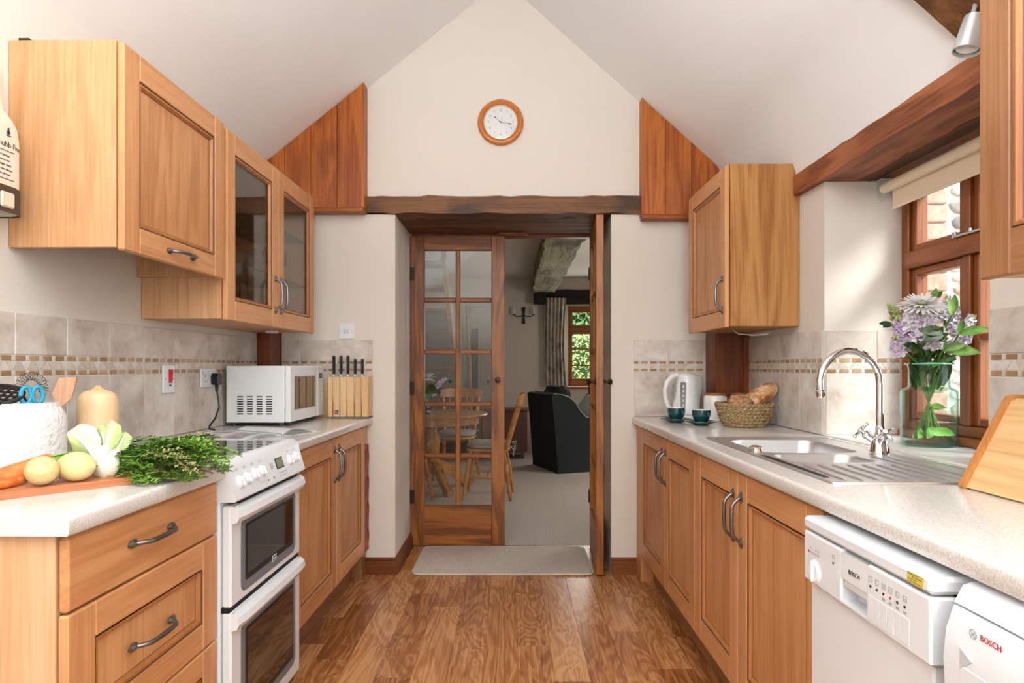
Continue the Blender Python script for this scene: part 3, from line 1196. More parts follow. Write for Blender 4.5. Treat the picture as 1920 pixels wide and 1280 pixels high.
wl = ('stemmed wine glass nearest the far side on the middle cabinet shelf', 'stemmed wine glass second from the far side on the middle cabinet shelf',
      'stemmed wine glass third from the far side on the middle cabinet shelf')
wgm = MB().lathe(WG, 20).mesh('bowl', WINEG, 60)
for i, (dd, yy) in enumerate(((.20, .88), (.13, .80), (.21, .73))):
    o = put('wine_glass', wgm, None, (XL(s0 + yy) + dd, s0 + yy, 1.6312))
    tag(o, wl[i], 'glass', 'wine glasses in the glazed cabinet')

# --- wall units, right (local y runs towards the camera)
sf, sn = 3.528, 2.930
c = right('wall_cabinet', 'honey wood wall cabinet with upright handle over the bread basket', 'cabinet', sf)
w = sf - sn
carcass(c, .317, 0, w, 1.383, 2.120, mat=wood('oak_veneer_ochre', (146, 94, 44), (176, 122, 66), (192, 140, 84), axis='Z', sc=1.2, ring=.6, bump=.03))
framed('door', c, .319, .001, w - .002, 1.378, 2.114, handle=(w - .038, 1.53, False), fr=.072, fr_z=.08)
m = MB()
m.tube([(.20, .30, 1.383), (.19, .34, 1.362), (.14, .40, 1.352), (.08, .43, 1.356), (.05, .40, 1.366), (.03, .34, 1.372)], .0032, 8)
m.build('lamp_cable', WHITE_M, c)

sf, sn = 1.349, .72
c = right('wall_cabinet', 'reddish wood wall cabinet hanging nearest, beside the window blind', 'cabinet', sf)
w = sf - sn
WN = (wood('shaded_honey_upright', (122, 76, 44), (144, 96, 60), (162, 116, 78), axis='Z', ring=.3, bump=.05), wood('shaded_honey_across', (122, 76, 44), (144, 96, 60), (162, 116, 78), axis='Y', ring=.3, bump=.05))  # darker copies of the honey wood, with this cabinet's shade in the colour
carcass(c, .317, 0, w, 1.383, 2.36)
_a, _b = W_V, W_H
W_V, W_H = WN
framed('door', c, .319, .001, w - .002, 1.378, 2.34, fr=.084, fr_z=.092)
W_V, W_H = _a, _b

# --- base units, left
BH = .868
s0, s1 = 1.266, 1.888
c = left('drawer_unit', 'honey wood drawer unit with bow handles at the near worktop end', 'drawers', s0)
w = s1 - s0
m = MB()
m.box(.03, .555, 0, .018, .0, BH, .001)
m.box(.03, .555, w - .018, w, .0, BH, .001)
m.box(.03, .04, .018, w - .018, .15, BH)
m.box(.03, .55, .018, w - .018, .15, .168)
m.box(.05, .55, .018, w - .018, .70, .708)
m.build('carcass', W_SIDE, c)
MB().box(.49, .505, .018, w - .018, .0, .15).build('plinth', W_PLINTH, c)
framed('drawer', c, .557, .002, w - .002, .714, BH - .004, flat=True, handle=(w * .47, .795, True), big=1.12)
framed('drawer', c, .557, .002, w - .002, .410, .710, fr=.085, fr_z=.075, handle=(w * .47, .56, True), big=1.12)
framed('drawer', c, .557, .002, w - .002, .152, .406, fr=.085, fr_z=.07, handle=(w * .47, .28, True), big=1.12)

s0, s1 = 2.512, 3.640
c = left('base_cabinet', 'double-door honey wood base cabinet right of the cooker', 'cabinet', s0)
w = s1 - s0
carcass(c, .555, 0, w, .15, BH)
MB().box(.49, .505, 0, w, .0, .15).build('plinth', W_PLINTH, c)
dm = 3.088 - s0
framed('door', c, .557, .002, dm - .0015, .150, .862, handle=(dm - .036, .735, False), fr=.078, fr_z=.085)
framed('door', c, .557, dm + .0015, w - .002, .150, .862, handle=(dm + .036, .735, False), fr=.078, fr_z=.085)

r_ = left('wine_rack', 'narrow terracotta wine rack with round holes beside the doorway wall', 'rack', 3.643)
MB().box(.03, .57, .002, .088, .76, BH, .002).build('top_block', W_SIDE, r_)
MB().box(.03, .56, .002, .0885, .0, .15, .002).build('plinth', W_PLINTH, r_)
for k in range(4):
    z = .152 + .151 * k
    q = MB()
    # a clay block with a bottle hole through it: rectangle outside, circle inside
    n = 24
    yc, zc, rad = .045, z + .0755, .039
    vo, vi = [], []
    for i in range(n):
        a = 2 * PI * i / n
        ca, sa = math.cos(a), math.sin(a)
        k_ = min(.043 / max(abs(ca), 1e-6), .0745 / max(abs(sa), 1e-6))
        vo.append((yc + ca * k_, zc + sa * k_))
        vi.append((yc + ca * rad, zc + sa * rad * 1.45))
    vs = [(.578, *p) for p in vo] + [(.582, *p) for p in vi] + [(.12, *p) for p in vi] + [(.12, *p) for p in vo]
    fs = []
    for i in range(n):
        j = (i + 1) % n
        fs += [(i, j, n + j, n + i), (n + i, n + j, 2 * n + j, 2 * n + i), (i, j, 3 * n + j, 3 * n + i)]
    q.add(vs, fs)
    q.build('clay_block', TERRA, r_)

# --- worktops
m = MB()


def top_profile(d, zt=.910, zb=.872, r=.010):
    p = [(.002, zb), (d - .004, zb), (d, zb + .006)]
    for i in range(5):
        a = PI / 2 * i / 4
        p.append((d - r + r * math.cos(a), zt - r + r * math.sin(a)))
    p.append((.002, zt))
    return p


def extrude_y(m, prof, y0, y1, mi=0):
    n = len(prof)
    vs = [(p[0], y0, p[1]) for p in prof] + [(p[0], y1, p[1]) for p in prof]
    fs = [tuple(range(n)), tuple(range(2 * n - 1, n - 1, -1))] + [(i, i + n, (i + 1) % n + n, (i + 1) % n) for i in range(n)]
    m.add(vs, fs, mi)
    return m


c = left('worktop', 'speckled pale worktop over the drawer unit, under the vegetables', 'worktop', 1.246)
extrude_y(MB(), top_profile(.597), 0, 1.897 - 1.246).build('slab', WORKTOP, c)
MB().box(.004, .588, -.0022, -.0002, .8725, .908, .0005).build('end_strip', WORKTOP, c)
c = left('worktop', 'speckled pale worktop holding the microwave and knife block', 'worktop', 2.506)
extrude_y(MB(), top_profile(.601), 0, D0 - 2.508).build('slab', WORKTOP, c)
# right worktop in four pieces round the sink cut-out (one slab)
c = right('worktop', 'long speckled pale worktop around the sink', 'worktop', D0 - .002)
SY0, SY1 = D0 - .002 - 2.608, D0 - .002 - 1.575       # local span of the sink
m = MB()
extrude_y(m, top_profile(.610), 0, SY0 + .012)
extrude_y(m, top_profile(.610), SY1 - .012, D0 - .002 - .30)
pf = [(.515, .872)] + top_profile(.610)[1:-1] + [(.515, .910)]
extrude_y(m, pf, SY0 + .012, SY1 - .012)
m.box(.002, .065, SY0 + .012, SY1 - .012, .872, .910)
m.build('slab', WORKTOP, c)

# --- base units, right
YS = 3.602
c = right('base_cabinet', 'far double-door base cabinet under the cups and bread basket', 'cabinet', YS)
w = YS - 2.552
carcass(c, .565, 0, w, .15, BH)
MB().box(.50, .515, 0, w, .0, .15).build('plinth', W_PLINTH, c)
dm = YS - 3.055
framed('door', c, .567, .002, dm - .0015, .150, .862, handle=(dm - .036, .725, False), fr=.078, fr_z=.085)
framed('door', c, .567, dm + .0015, w - .002, .150, .862, handle=(dm + .036, .725, False), fr=.078, fr_z=.085)
MB().box(.03, .585, -.125, -.002, .0, BH, .002).build('end_filler', W_V, c)
YS = 2.549
c = right('base_cabinet', 'double-door base cabinet under the sink, beside the dishwasher', 'cabinet', YS)
w = YS - 1.512
m = MB()
m.box(.004, .565, 0, .018, .15, BH)
m.box(.004, .565, w - .018, w, .15, BH)
m.box(.004, .565, .018, w - .018, .15, .168)
m.build('carcass', W_SIDE, c)
MB().box(.50, .515, 0, w, .0, .15).build('plinth', W_PLINTH, c)
dm = YS - 2.070
framed('door', c, .567, .002, dm - .0015, .150, .862, handle=(dm - .036, .715, False), fr=.078, fr_z=.085)
framed('door', c, .567, dm + .0015, w - .002, .150, .862, handle=(dm + .036, .715, False), fr=.078, fr_z=.085)

# ------------------------------------------------------------------ cooker
TX = (PI / 2, 0, PI / 2)     # lettering that faces out of the wall
s0 = 1.902
c = left('cooker', 'white double-oven electric cooker with black glass hob', 'cooker', s0)
w = .598
m = MB()
m.box(.03, .575, .002, w - .002, .03, .900, .004)
m.build('body', WHITE, c)
MB().box(.03, .578, .001, w - .001, .0, .028).build('plinth', BLACK, c)
MB().box(.03, .570, .004, w - .004, .900, .915, .004).build('hob_glass', BLACKG, c)
MB().box(.024, .032, .0, w, .898, .9185, .002).build('hob_trim', STEEL, c)
for (xx, yy, rr) in ((.18, .16, .08), (.18, .44, .10), (.42, .16, .10), (.42, .44, .08)):
    MB().lathe([(rr, 0), (rr, .0004), (rr - .002, .0004), (rr - .002, 0)], 40, (xx, yy, .9150)).build('hob_ring', GREYB, c)
# sloping control fascia: profile in x-z
m = MB()
pr_ = [(.555, .80), (.622, .80), (.626, .806), (.600, .895), (.592, .912), (.580, .921), (.562, .921), (.555, .915)]
extrude_y(m, pr_, .0, w)
cp = m.build('control_panel', WHITE, c)
nx, nz = (.895 - .806), (.626 - .600)
ln = math.hypot(nx, nz)
nx, nz = nx / ln, nz / ln


def onp(u, off=0.0):      # point on the fascia, u = 0 bottom .. 1 top
    return (.626 - .026 * u + nx * off, .806 + .089 * u + nz * off)


tilt = math.atan2(nz, nx)
FR = Matrix.Rotation(-tilt, 4, 'Y')


def fascia(m_, y, u, off=0.0):
    x, z = onp(u, off)
    m_.T = Matrix.Translation((x, y, z)) @ FR
    return m_


for y, u, rr in ((.055, .50, .021), (.105, .53, .021), (.165, .56, .021), (.222, .58, .019), (.475, .58, .021), (.535, .6, .021)):
    q = fascia(MB(), y, u)
    q.lathe([(0, .012), (rr * .66, .012), (rr * .76, .010), (rr * .84, .004), (rr, .0025), (rr, 0), (0, 0)], 20, (0, 0, 0), 'X')
    q.box(.0, .0165, -.004, .004, -rr * .7, rr * .7, .002)
    q.build('knob', WHITE_M, cp)
fascia(MB(), .375, .62).box(0, .002, -.032, .032, -.019, .019, .0005).build('display', BLACK, cp)
fascia(MB(), .375, .62).box(.002, .003, -.028, .028, -.015, .015).build('display_screen', LCD, cp)
q = fascia(MB(), .305, .60)
for zz in (-.008, .0, .008):
    q.box(0, .001, -.009, .009, zz - .0012, zz + .0012)
q.box(0, .001, -.009, -.007, -.008, .008).box(0, .001, .007, .009, -.008, .008)
q.build('clock_print', GREYP, cp)
q = MB()
for y in (.05, .105, .165, .225, .475, .535):
    fascia(q, y, .92)
    q.box(0, .0006, -.008, .008, -.003, -.002).box(0, .0006, -.008, .008, .003, .004).box(0, .0006, -.008, -.007, -.003, .003).box(0, .0006, .007, .008, -.003, .003)
for k in range(6):
    fascia(q, .36 + .012 * k, .25)
    q.box(0, .0006, -.003, .003, -.002, .002)
    fascia(q, .36 + .012 * k, .14)
    q.box(0, .0006, -.003, .002, -.002, .001)
    fascia(q, .19 + .012 * k, .20)
    q.box(0, .0006, -.002, .002, -.001, .001)
q.build('symbols', GREYP, cp)
for y in (.25, .30):
    fascia(MB(), y, .18).cyl((0, 0, 0), .0025, .002, 'X', 10).build('indicator_light', DKPRINT, cp)
MB().box(.57, .6125, .05, .55, .788, .799).build('vent_slot', SLOT, c)


def oven_door(nm, z0, z1, wz0, wz1, glassm, badge=None):
    d = MB().box(.577, .606, .010, w - .002, z0, z1, .006).build(nm, WHITE, c)
    # rounded window: grey border + glass
    def rr(y0, y1, a, b, r, x):
        pts = []
        for (cy, cz, t0) in ((y1 - r, b - r, 0), (y0 + r, b - r, 1), (y0 + r, a + r, 2), (y1 - r, a + r, 3)):
            for i in range(6):
                t = (t0 + i / 5) * PI / 2
                pts.append((cy + r * math.cos(t), cz + r * math.sin(t)))
        return pts
    MB().prism(rr(.075, w - .055, wz0, wz1, .03, 0), .6055, .6075, 'X').build('window_border', GREYB, d)
    MB().prism(rr(.105, w - .082, wz0 + .03, wz1 - .022, .008, 0), .6065, .6085, 'X').build('window_trim', BLACK, d)
    MB().prism(rr(.118, w - .092, wz0 + .05, wz1 - .030, .006, 0), .608, .6095, 'X').build('window_glass', glassm, d)
    # full-width bowed handle
    n = 12
    vs, fs = [], []
    prof = [(-.004, -.030), (.020, -.026), (.030, -.010), (.024, .010), (.006, .022), (-.004, .022)]
    for i in range(n + 1):
        u = i / n
        y = .012 + u * (w - .016)
        lift = 1 - abs(2 * u - 1) ** 8 * .25
        for (x, z) in prof:
            vs.append((.607 + x * lift, y, z1 - .024 + z))
    k = len(prof)
    for i in range(n):
        for j in range(k):
            j2 = (j + 1) % k
            fs.append((i * k + j, i * k + j2, i * k + k + j2, i * k + k + j))
    fs += [tuple(range(k)), tuple(n * k + j for j in range(k))]
    MB_from(vs, fs).build('handle', WHITE, d)
    return d


od = oven_door('upper_oven_door', .484, .786, .507, .735, BLACKG)
bd = MB().box(.609, .6105, .315, .352, .530, .551, .0005).build('badge', WHITE_M, od)
MB().box(.6105, .611, .318, .349, .533, .548).build('badge_field', DKPRINT, bd)
q = MB()
for k in range(5):
    q.box(.611, .6114, .320 + k * .0056, .324 + k * .0056, .537, .5445 - (k % 2) * .002)
q.build('badge_print', WHITE_M, bd)
oven_door('lower_oven_door', .034, .470, .085, .412, OVENG)
MB().box(.56, .600, .012, w - .004, .470, .484).build('door_gap', SLOT, c)

# ------------------------------------------------------------------ dishwasher
YS = 1.487
c = right('dishwasher', 'slim white dishwasher below the near worktop, beside the sink cupboard', 'dishwasher', YS)
w = .448
MB().box(.03, .600, .004, w - .004, .05, .825, .003).build('body', WHITE_D, c)
fb = .642
MB().box(.06, fb + .001, 0, w, .829, .858, .007).build('lid', WHITE, c)
dp = MB().box(.600, fb - .012, .010, w - .012, .06, .712, .004).build('door', WHITE, c)
fp = MB()
fp.box(.560, fb, .001, .167, .714, .825, .004)
fp.box(.560, fb, .262, w - .001, .714, .825, .004)
fp.box(.560, fb - .0002, .165, .264, .768, .821, .0)
fp.box(.560, fb - .0002, .165, .264, .718, .722, .0)
fp.box(.560, .606, .165, .264, .72, .77)
fp = fp.build('control_panel', WHITE, c)
MB().box(.606, fb - .002, .171, .258, .750, .767, .004).build('door_grip', WHITE_D, fp)
MB().box(.606, .612, .169, .260, .744, .751).build('grip_shadow_gap', SLOT, fp)
q = MB().lathe([(.026, 0), (.026, .002), (.021, .005), (.020, .006), (0, .006)], 24, (fb, .056, .744), 'X')
q.box(fb, fb + .011, .051, .061, .721, .767, .003)
q.build('dial', WHITE_M, fp)
text('BOSCH', .0125, DKPRINT, fp, (fb + .0004, .217, .789), TX)
MB().box(fb, fb + .0006, .024, .074, .782, .784).build('gauge_line', GREYP, fp)
MB().cyl((fb, .026, .783), .0026, .0010, 'X', 12).build('gauge_light', REDPRINT, fp)
q = MB()
for yy in (.030, .056, .068):
    q.box(fb, fb + .0005, yy, yy + .007, .790, .7912).box(fb, fb + .0005, yy + .001, yy + .006, .793, .7942)
q.box(fb, fb + .0005, .132, .140, .797, .798).box(fb, fb + .0005, .132, .133, .797, .806).box(fb, fb + .0005, .139, .14, .797, .806).box(fb, fb + .0005, .134, .138, .802, .803)
for k in range(6):
    y = .275 + k * .021
    z = .800
    q.box(fb, fb + .0005, y - .005, y + .005, z - .005, z - .004)
    q.box(fb, fb + .0005, y - .005, y + .005, z + .004, z + .005)
    q.box(fb, fb + .0005, y - .005, y - .004, z - .005, z + .005)
    q.box(fb, fb + .0005, y + .004, y + .005, z - .005, z + .005)
    if k > 1:
        q.box(fb, fb + .0005, y - .003, y + .003, z - .001, z)
        q.box(fb, fb + .0005, y - .004, y - .001, .774, .779)
        q.box(fb, fb + .0005, y + .001, y + .004, .774, .779)
q.build('symbols', GREYP, fp)
for k in range(7):
    y = .275 + k * .021 if k < 6 else .136
    MB().cyl((fb, y, .7865 if k < 6 else .7875), .0026, .0012, 'X', 12).build('indicator_light', REDPRINT if k == 3 else DKPRINT, fp)
for k in range(6):
    MB().box(fb, fb + .0012, .266 + k * .0215, .2855 + k * .0215, .724, .770, .0008).build('button', WHITE_M, fp)
st = MB().box(fb + .001, fb + .0018, .388, .432, .834, .8525, .0003).build('sticker', YELLOW, c)
q = MB()
for k in range(4):
    q.box(fb + .0018, fb + .0021, .392 + (k == 2) * .01, .428 - (k % 2) * .012, .837 + k * .004, .8382 + k * .004)
q.box(fb + .0018, fb + .0021, .389, .431, .8348, .8353).box(fb + .0018, fb + .0021, .389, .431, .8512, .8517)
q.build('sticker_print', plain('sticker_ink', (120, 104, 40), .6), st)
MB().box(.55, .575, .02, w - .02, .0, .05).build('plinth', BLACK, c)

# ------------------------------------------------------------------ washing machine
YS = 1.012
c = right('washing_machine', 'white washing machine with bowed front, nearest below the worktop', 'washer', YS)
w = .598
BX = 1.304 + .01 - .0
prf = [(.03, .03), (.610, .03), (.632, .30), (.640, .60), (.642, .70), (.644, .747), (.640, .792), (.628, .828)]
m = MB()
extrude_y(m, prf + [(.03, .828)], .006, w)
fa = m.build('front_body', WHITE, c)
m = MB()
extrude_y(m, [(.03, .832), (.626, .832), (.612, .858), (.598, .863), (.03, .863)], .004, w)
m.build('lid', WHITE, c)
MB().box(.03, .622, .008, w, .827, .833).build('lid_gap', GREYP, c)
text('BOSCH', .0125, RED, fa, (.6385, .097, .806), TX, ax='CENTER')
q = MB()
q.tube([(.6385, .062 + .0068 * math.cos(2 * PI * i / 24), .805 + .0068 * math.sin(2 * PI * i / 24)) for i in range(24)], .0006, 6, closed=True)
q.box(.638, .639, .0595, .0645, .8045, .8056)
q.tube([(.6385, .059, .8005), (.6385, .0602, .805), (.6385, .059, .8095)], .0005, 5)
q.tube([(.6385, .065, .8005), (.6385, .0638, .805), (.6385, .065, .8095)], .0005, 5)
q.build('emblem', GREYP, fa)
q = MB()
q.prism([(.043, .746), (.043, .778), (.068, .766)], .6425, .6450, 'X')
q.build('grip_shade', LGREYS, fa)  # flat grey triangle painted for the shade at the drawer's grip
MB().box(.640, .6448, .045, .21, .690, .752, .0015).build('detergent_drawer', WHITE_M, fa)
text('Ma', .011, GREYP, fa, (.6395, .157, .797), TX, ax='LEFT', shear=.2)

# ------------------------------------------------------------------ sink
c = right('kitchen_sink', 'stainless inset sink with one and a half bowls and ridged drainer', 'sink', 2.608, .910)
# local: x from wall .05...535 ; y 0 (far) .. 1.033 (near)
W0, W1, Lk = .052, .530, 1.033


def ring_rect(x0, x1, y0, y1, r, z, n=5):
    pts = []
    for (cx, cy, t0) in ((x1 - r, y1 - r, 0), (x0 + r, y1 - r, 1), (x0 + r, y0 + r, 2), (x1 - r, y0 + r, 3)):
        for i in range(n):
            t = (t0 + i / (n - 1)) * PI / 2
            pts.append((cx + r * math.cos(t), cy + r * math.sin(t), z))
    return pts


def loft(m_, rings, cap=True, mi=0):
    n = len(rings[0])
    vs = [p for r in rings for p in r]
    fs = []
    for a in range(len(rings) - 1):
        for i in range(n):
            j = (i + 1) % n
            fs.append((a * n + i, a * n + j, a * n + n + j, a * n + n + i))
    if cap:
        fs.append(tuple((len(rings) - 1) * n + i for i in range(n)))
    m_.add(vs, fs, mi)


b1 = (.145, .475, .095, .470)     # main bowl
b2 = (.215, .475, .505, .690)     # half bowl
import bmesh
bm = bmesh.new()


def loop_edges(pts):
    v = [bm.verts.new(p) for p in pts]
    return [bm.edges.new((v[i], v[(i + 1) % len(v)])) for i in range(len(v))]


E = loop_edges(ring_rect(W0 + .008, W1 - .008, .008, Lk - .008, .012, .0035))
E += loop_edges(ring_rect(*b1, .055, .0035))
E += loop_edges(ring_rect(*b2, .05, .0035))
bmesh.ops.triangle_fill(bm, edges=E, use_beauty=True, use_dissolve=False)
mm = MB()
bm.verts.index_update()
# keep only the deck between the rim and the bowls
keep = []
for f in bm.faces:
    cc = f.calc_center_median()
    ins = False
    for b in (b1, b2):
        if b[0] + .012 < cc.x < b[1] - .012 and b[2] + .012 < cc.y < b[3] - .012:
            ins = True
    if not ins:
        keep.append(tuple(v.index for v in f.verts))
mm.add([tuple(v.co) for v in bm.verts], keep)
bm.free()
loft(mm, [ring_rect(W0, W1, 0, Lk, .016, .0002), ring_rect(W0 + .002, W1 - .002, .002, Lk - .002, .015, .0055), ring_rect(W0 + .008, W1 - .008, .008, Lk - .008, .012, .0035)], False)
sk = mm.build('deck', STEEL, c)
for nm, b, dep in (('main_bowl', b1, .165), ('half_bowl', b2, .12)):
    q = MB()
    r0 = .055 if nm == 'main_bowl' else .05
    loft(q, [ring_rect(*b, r0, .0035), ring_rect(b[0] + .004, b[1] - .004, b[2] + .004, b[3] - .004, r0, -.004), ring_rect(b[0] + .012, b[1] - .012, b[2] + .012, b[3] - .012, r0, -dep * .8),
             ring_rect(b[0] + .03, b[1] - .03, b[2] + .03, b[3] - .03, r0 * .8, -dep)])
    bo = q.build(nm, STEEL, c)
    cx, cy = (b[0] + b[1]) / 2, (b[2] + b[3]) / 2
    MB().lathe([(.042, .001), (.040, .004), (.028, .003), (.026, -.006), (0, -.006)], 22, (cx, cy, -dep)).build('waste', CHROME, bo)
for k in range(9):
    x = .125 + k * .043
    y0 = .735 if x > .20 else .56
    q = MB()
    q.tube([(x, y0, .003), (x + .004, y0 + .02, .0055), (x + .01, Lk - .06, .0055), (x + .01, Lk - .035, .003)], [.003, .0045, .0045, .003], 8, flat=.7)
    q.build('drainer_ridge', STEEL, c)
for x in (.500, .509):
    MB().tube([(x, .53, .003), (x, .60, .0048), (x, Lk - .1, .0048), (x, Lk - .08, .003)], .002, 6).build('drainer_ridge', STEELD, c)
MB().lathe([(.024, 0), (.024, .004), (.020, .012), (.021, .018), (.012, .022), (0, .022)], 12, (.497, .452, .0036), jit=lambda t, z: 1 + .05 * math.cos(6 * t)).build('waste_knob', CHROME, c)

# mixer tap
tp = thing('mixer_tap', 'chrome swan-neck mixer tap with cross-head handles', 'tap', (1.197, 2.10, .9136), PI + RA)
m = MB().lathe([(0, 0), (.030, 0), (.031, .006), (.028, .014), (.024, .045), (.016, .056), (.013, .075), (.0125, .09)], 24)
m.build('body', CHROME, tp)
pts = [(0, 0, .085), (0, 0, .16), (0, 0, .225)]
for i in range(1, 15):
    a = PI * i / 14 * 1.05
    pts.append((.098 - .098 * math.cos(a), 0, .232 + .104 * math.sin(a)))
pts.append((pts[-1][0] - .004 + .002, 0, pts[-1][2] - .012))
MB().tube(pts, .0115, 14).build('spout', CHROME, tp)
e = pts[-1]
MB().lathe([(.012, 0), (.0155, -.004), (.0155, -.012), (.013, -.020), (.0135, -.026), (.011, -.026), (0, -.024)], 18, (e[0], 0, e[2] + .006)).build('aerator', CHROME, tp)
for sg, dv_ in ((1, Vector((.62, -.42, .62))), (-1, Vector((.20, .72, .62)))):
    q = MB()
    dv_.normalize()
    q.T = Matrix.Translation((0, 0, .030)) @ dv_.to_track_quat('Z', 'Y').to_matrix().to_4x4()
    q.lathe([(.013, 0), (.012, .04), (.015, .046), (.015, .054), (.008, .060), (.008, .066), (.012, .068), (.012, .076), (0, .078)], 16)
    for k in range(4):
        a = PI / 2 * k + .5
        q.tube([(math.cos(a) * .006, math.sin(a) * .006, .070), (math.cos(a) * .026, math.sin(a) * .026, .071)], [.004, .0048], 8)
        q.ball((math.cos(a) * .029, math.sin(a) * .029, .071), .0062, 10, 6)
    hh = q.build('cross_handle', CHROME, tp)
    q2 = MB()
    q2.T = q.T
    q2.cyl((0, 0, .0775), .0085, .002, seg=14, b=.0006)
    q2.build('cap', CERAM, hh)

# ================================================================== THINGS ON THE WALLS
# clock
ck = thing('wall_clock', 'round wooden wall clock high on the gable', 'clock', (-.0655, D0 - .001, 2.607))
MB().lathe([(0, 0), (.126, 0), (.132, -.006), (.132, -.016), (.124, -.026), (.112, -.028), (.104, -.024), (.098, -.018), (.094, -.018)], 56, (0, 0, 0), 'Y').build('case', W_CLOCK, ck)
MB().lathe([(.098, -.017), (.099, -.0215), (.096, -.0225), (.0945, -.018)], 56, (0, 0, 0), 'Y').build('bezel', plain('brass_bezel', (222, 206, 168), .3, metal=.6), ck)
dl = MB().lathe([(.0955, -.012), (.0955, -.0165), (0, -.0165)], 48, (0, 0, 0), 'Y').build('dial', plain('dial_white', (232, 232, 230), .5), ck)
CT = (PI / 2, 0, 0)
for h in range(1, 13):
    a = PI / 2 - h * PI / 6
    text(str(h), .021, GREYP if h != 12 else DKPRINT, dl, (.070 * math.cos(a), -.0168, .070 * math.sin(a)), CT, name='numeral', ext=.0002, sx=.85)
q = MB()
for k in range(60):
    a = k * PI / 30
    q.T = Matrix.Rotation(a, 4, 'Y')
    q.box(-.0004, .0004, -.0169, -.0165, .084, .088)
q.build('minute_marks', GREYP, dl)


def hand(nm, ang, L_, wd, mat, back=0.012):
    q = MB()
    q.T = Matrix.Rotation(ang, 4, 'Y')
    q.prism([(-wd * .35, -back), (wd * .35, -back), (wd * .3, L_ * .62), (wd * 1.6, L_ * .78), (0, L_), (-wd * 1.6, L_ * .78), (-wd * .3, L_ * .62)], -.0195, -.0185, 'Y')
    q.build(nm, mat, ck)


hand('hour_hand', R(-50), .052, .0022, DKPRINT)
hand('minute_hand', R(101), .068, .0018, DKPRINT)
hand('second_hand', R(16), .030, .0008, DKPRINT)
MB().cyl((0, -.020, 0), .004, .003, 'Y', 12).build('hub', DKPRINT, ck)
MB().lathe([(.0955, -.0215), (.05, -.0235), (0, -.024)], 40, (0, 0, 0), 'Y').build('cover_glass', GLASS, ck)

# switches and sockets
c = left('cooker_switch', 'white cooker isolator plate with red rocker switch on the tiles', 'switch', 2.647, 1.148, .0072)
MB().box(0, .009, -.043, .043, -.058, .058, .003).build('plate', WHITE_M, c)
m = MB()
m.add([(.009, -.004, -.016), (.009, .018, -.016), (.009, .018, .04), (.009, -.004, .04), (.013, -.004, -.016), (.013, .018, -.016), (.022, .010, .038), (.022, -.004, .038)],
      [(0, 1, 2, 3), (4, 5, 6, 7), (0, 1, 5, 4), (1, 2, 6, 5), (2, 3, 7, 6), (3, 0, 4, 7)])
m.build('rocker', RED, c)
MB().box(.009, .011, .0, .014, -.029, -.023).build('neon', DKPRINT, c)
for y in (-.030, .030):
    MB().cyl((.009, y, 0), .003, .001, 'X', 10).build('screw', GREYP, c)
c = left('double_socket', 'white double wall socket with black plug in it', 'socket', 2.985, 1.148, .0072)
MB().box(0, .009, -.073, .073, -.043, .043, .003).build('plate', WHITE_M, c)
for y0 in (-.036, .036):
    q = MB()
    q.box(.009, .0096, y0 - .002, y0 + .002, .004, .013)
    for sg in (-1, 1):
        q.box(.009, .0096, y0 + sg * .011 - .003, y0 + sg * .011 + .003, -.018, -.0145)
    q.build('pin_holes', SLOT, c)
    MB().box(.009, .013, y0 - .028 * (1 if y0 < 0 else -1) - .006, y0 - .028 * (1 if y0 < 0 else -1) + .006, .012, .030, .002).build('rocker', WHITE_D, c)
pg = left('mains_plug', 'black plug in the socket with its lead hanging to the worktop', 'plug', 3.022, 1.14, .0172)
m = MB().prism([(-.026, .012), (-.014, .028), (.014, .028), (.026, .012), (.022, -.020), (.010, -.026), (-.010, -.026), (-.022, -.020)], .0, .03, 'X')
m.build('body', BLACK, pg)
MB().lathe([(.009, 0), (.0065, -.035), (0, -.035)], 10, (.016, 0, -.024)).build('cord_grip', BLACK, pg)
MB().tube([(.016, 0, -.05), (.02, .004, -.09), (.026, .002, -.13), (.024, -.03, -.18), (.016, -.07, -.212), (.03, -.10, -.222), (.06, -.11, -.2255)], .0038, 8).build('lead', BLACK, pg)
c = thing('light_switch', 'white two-gang light switch on the wall by the glazed cabinet', 'switch', (at(650, 621, D0).x, D0 - .001, 1.404))
MB().box(-.045, .045, -.009, 0, -.045, .045, .003).build('plate', WHITE_M, c)
for x in (-.009, .009):
    MB().box(x - .007, x + .007, -.0125, -.009, -.012, .012, .002).build('rocker', WHITE_D, c)
for x in (-.032, .032):
    MB().cyl((x, -.0096, 0), .003, .001, 'Y', 10).build('screw', GREYP, c)

# fire blanket container on the left wall
c = left('fire_blanket', 'cream fire blanket container on the wall at the far left', 'safety case', 1.735, 1.615)
pf = [(.0, -.14), (.0, .062), (.045, .062), (.074, .05), (.084, .02), (.084, -.14)]


def fb_ring(z, k, dx=0.0):
    return [(max(0, x * k), y * (1 if y < 0 else k), z) for x, y in pf]


m = MB()
loft(m, [fb_ring(.0, 1), fb_ring(.20, 1.0), fb_ring(.235, .95), fb_ring(.26, .82), fb_ring(.285, .62), fb_ring(.36, .52), fb_ring(.40, .5)])
b_ = m.build('case', plain('cream_plastic', (232, 226, 210), .45), c)
m = MB()
loft(m, [[(x * 1.03, y * 1.03, z) for x, y, z in fb_ring(z0, 1)] for z0 in (-.004, .068)], True)
m.build('lower_band', plain('brown_band', (74, 56, 48), .5), c)
MB().box(.082, .092, -.03, .015, .008, .050, .004).build('pull_tab', plain('cream_tab', (214, 208, 186), .5), c)
fbr = (PI / 2, 0, PI / 2)
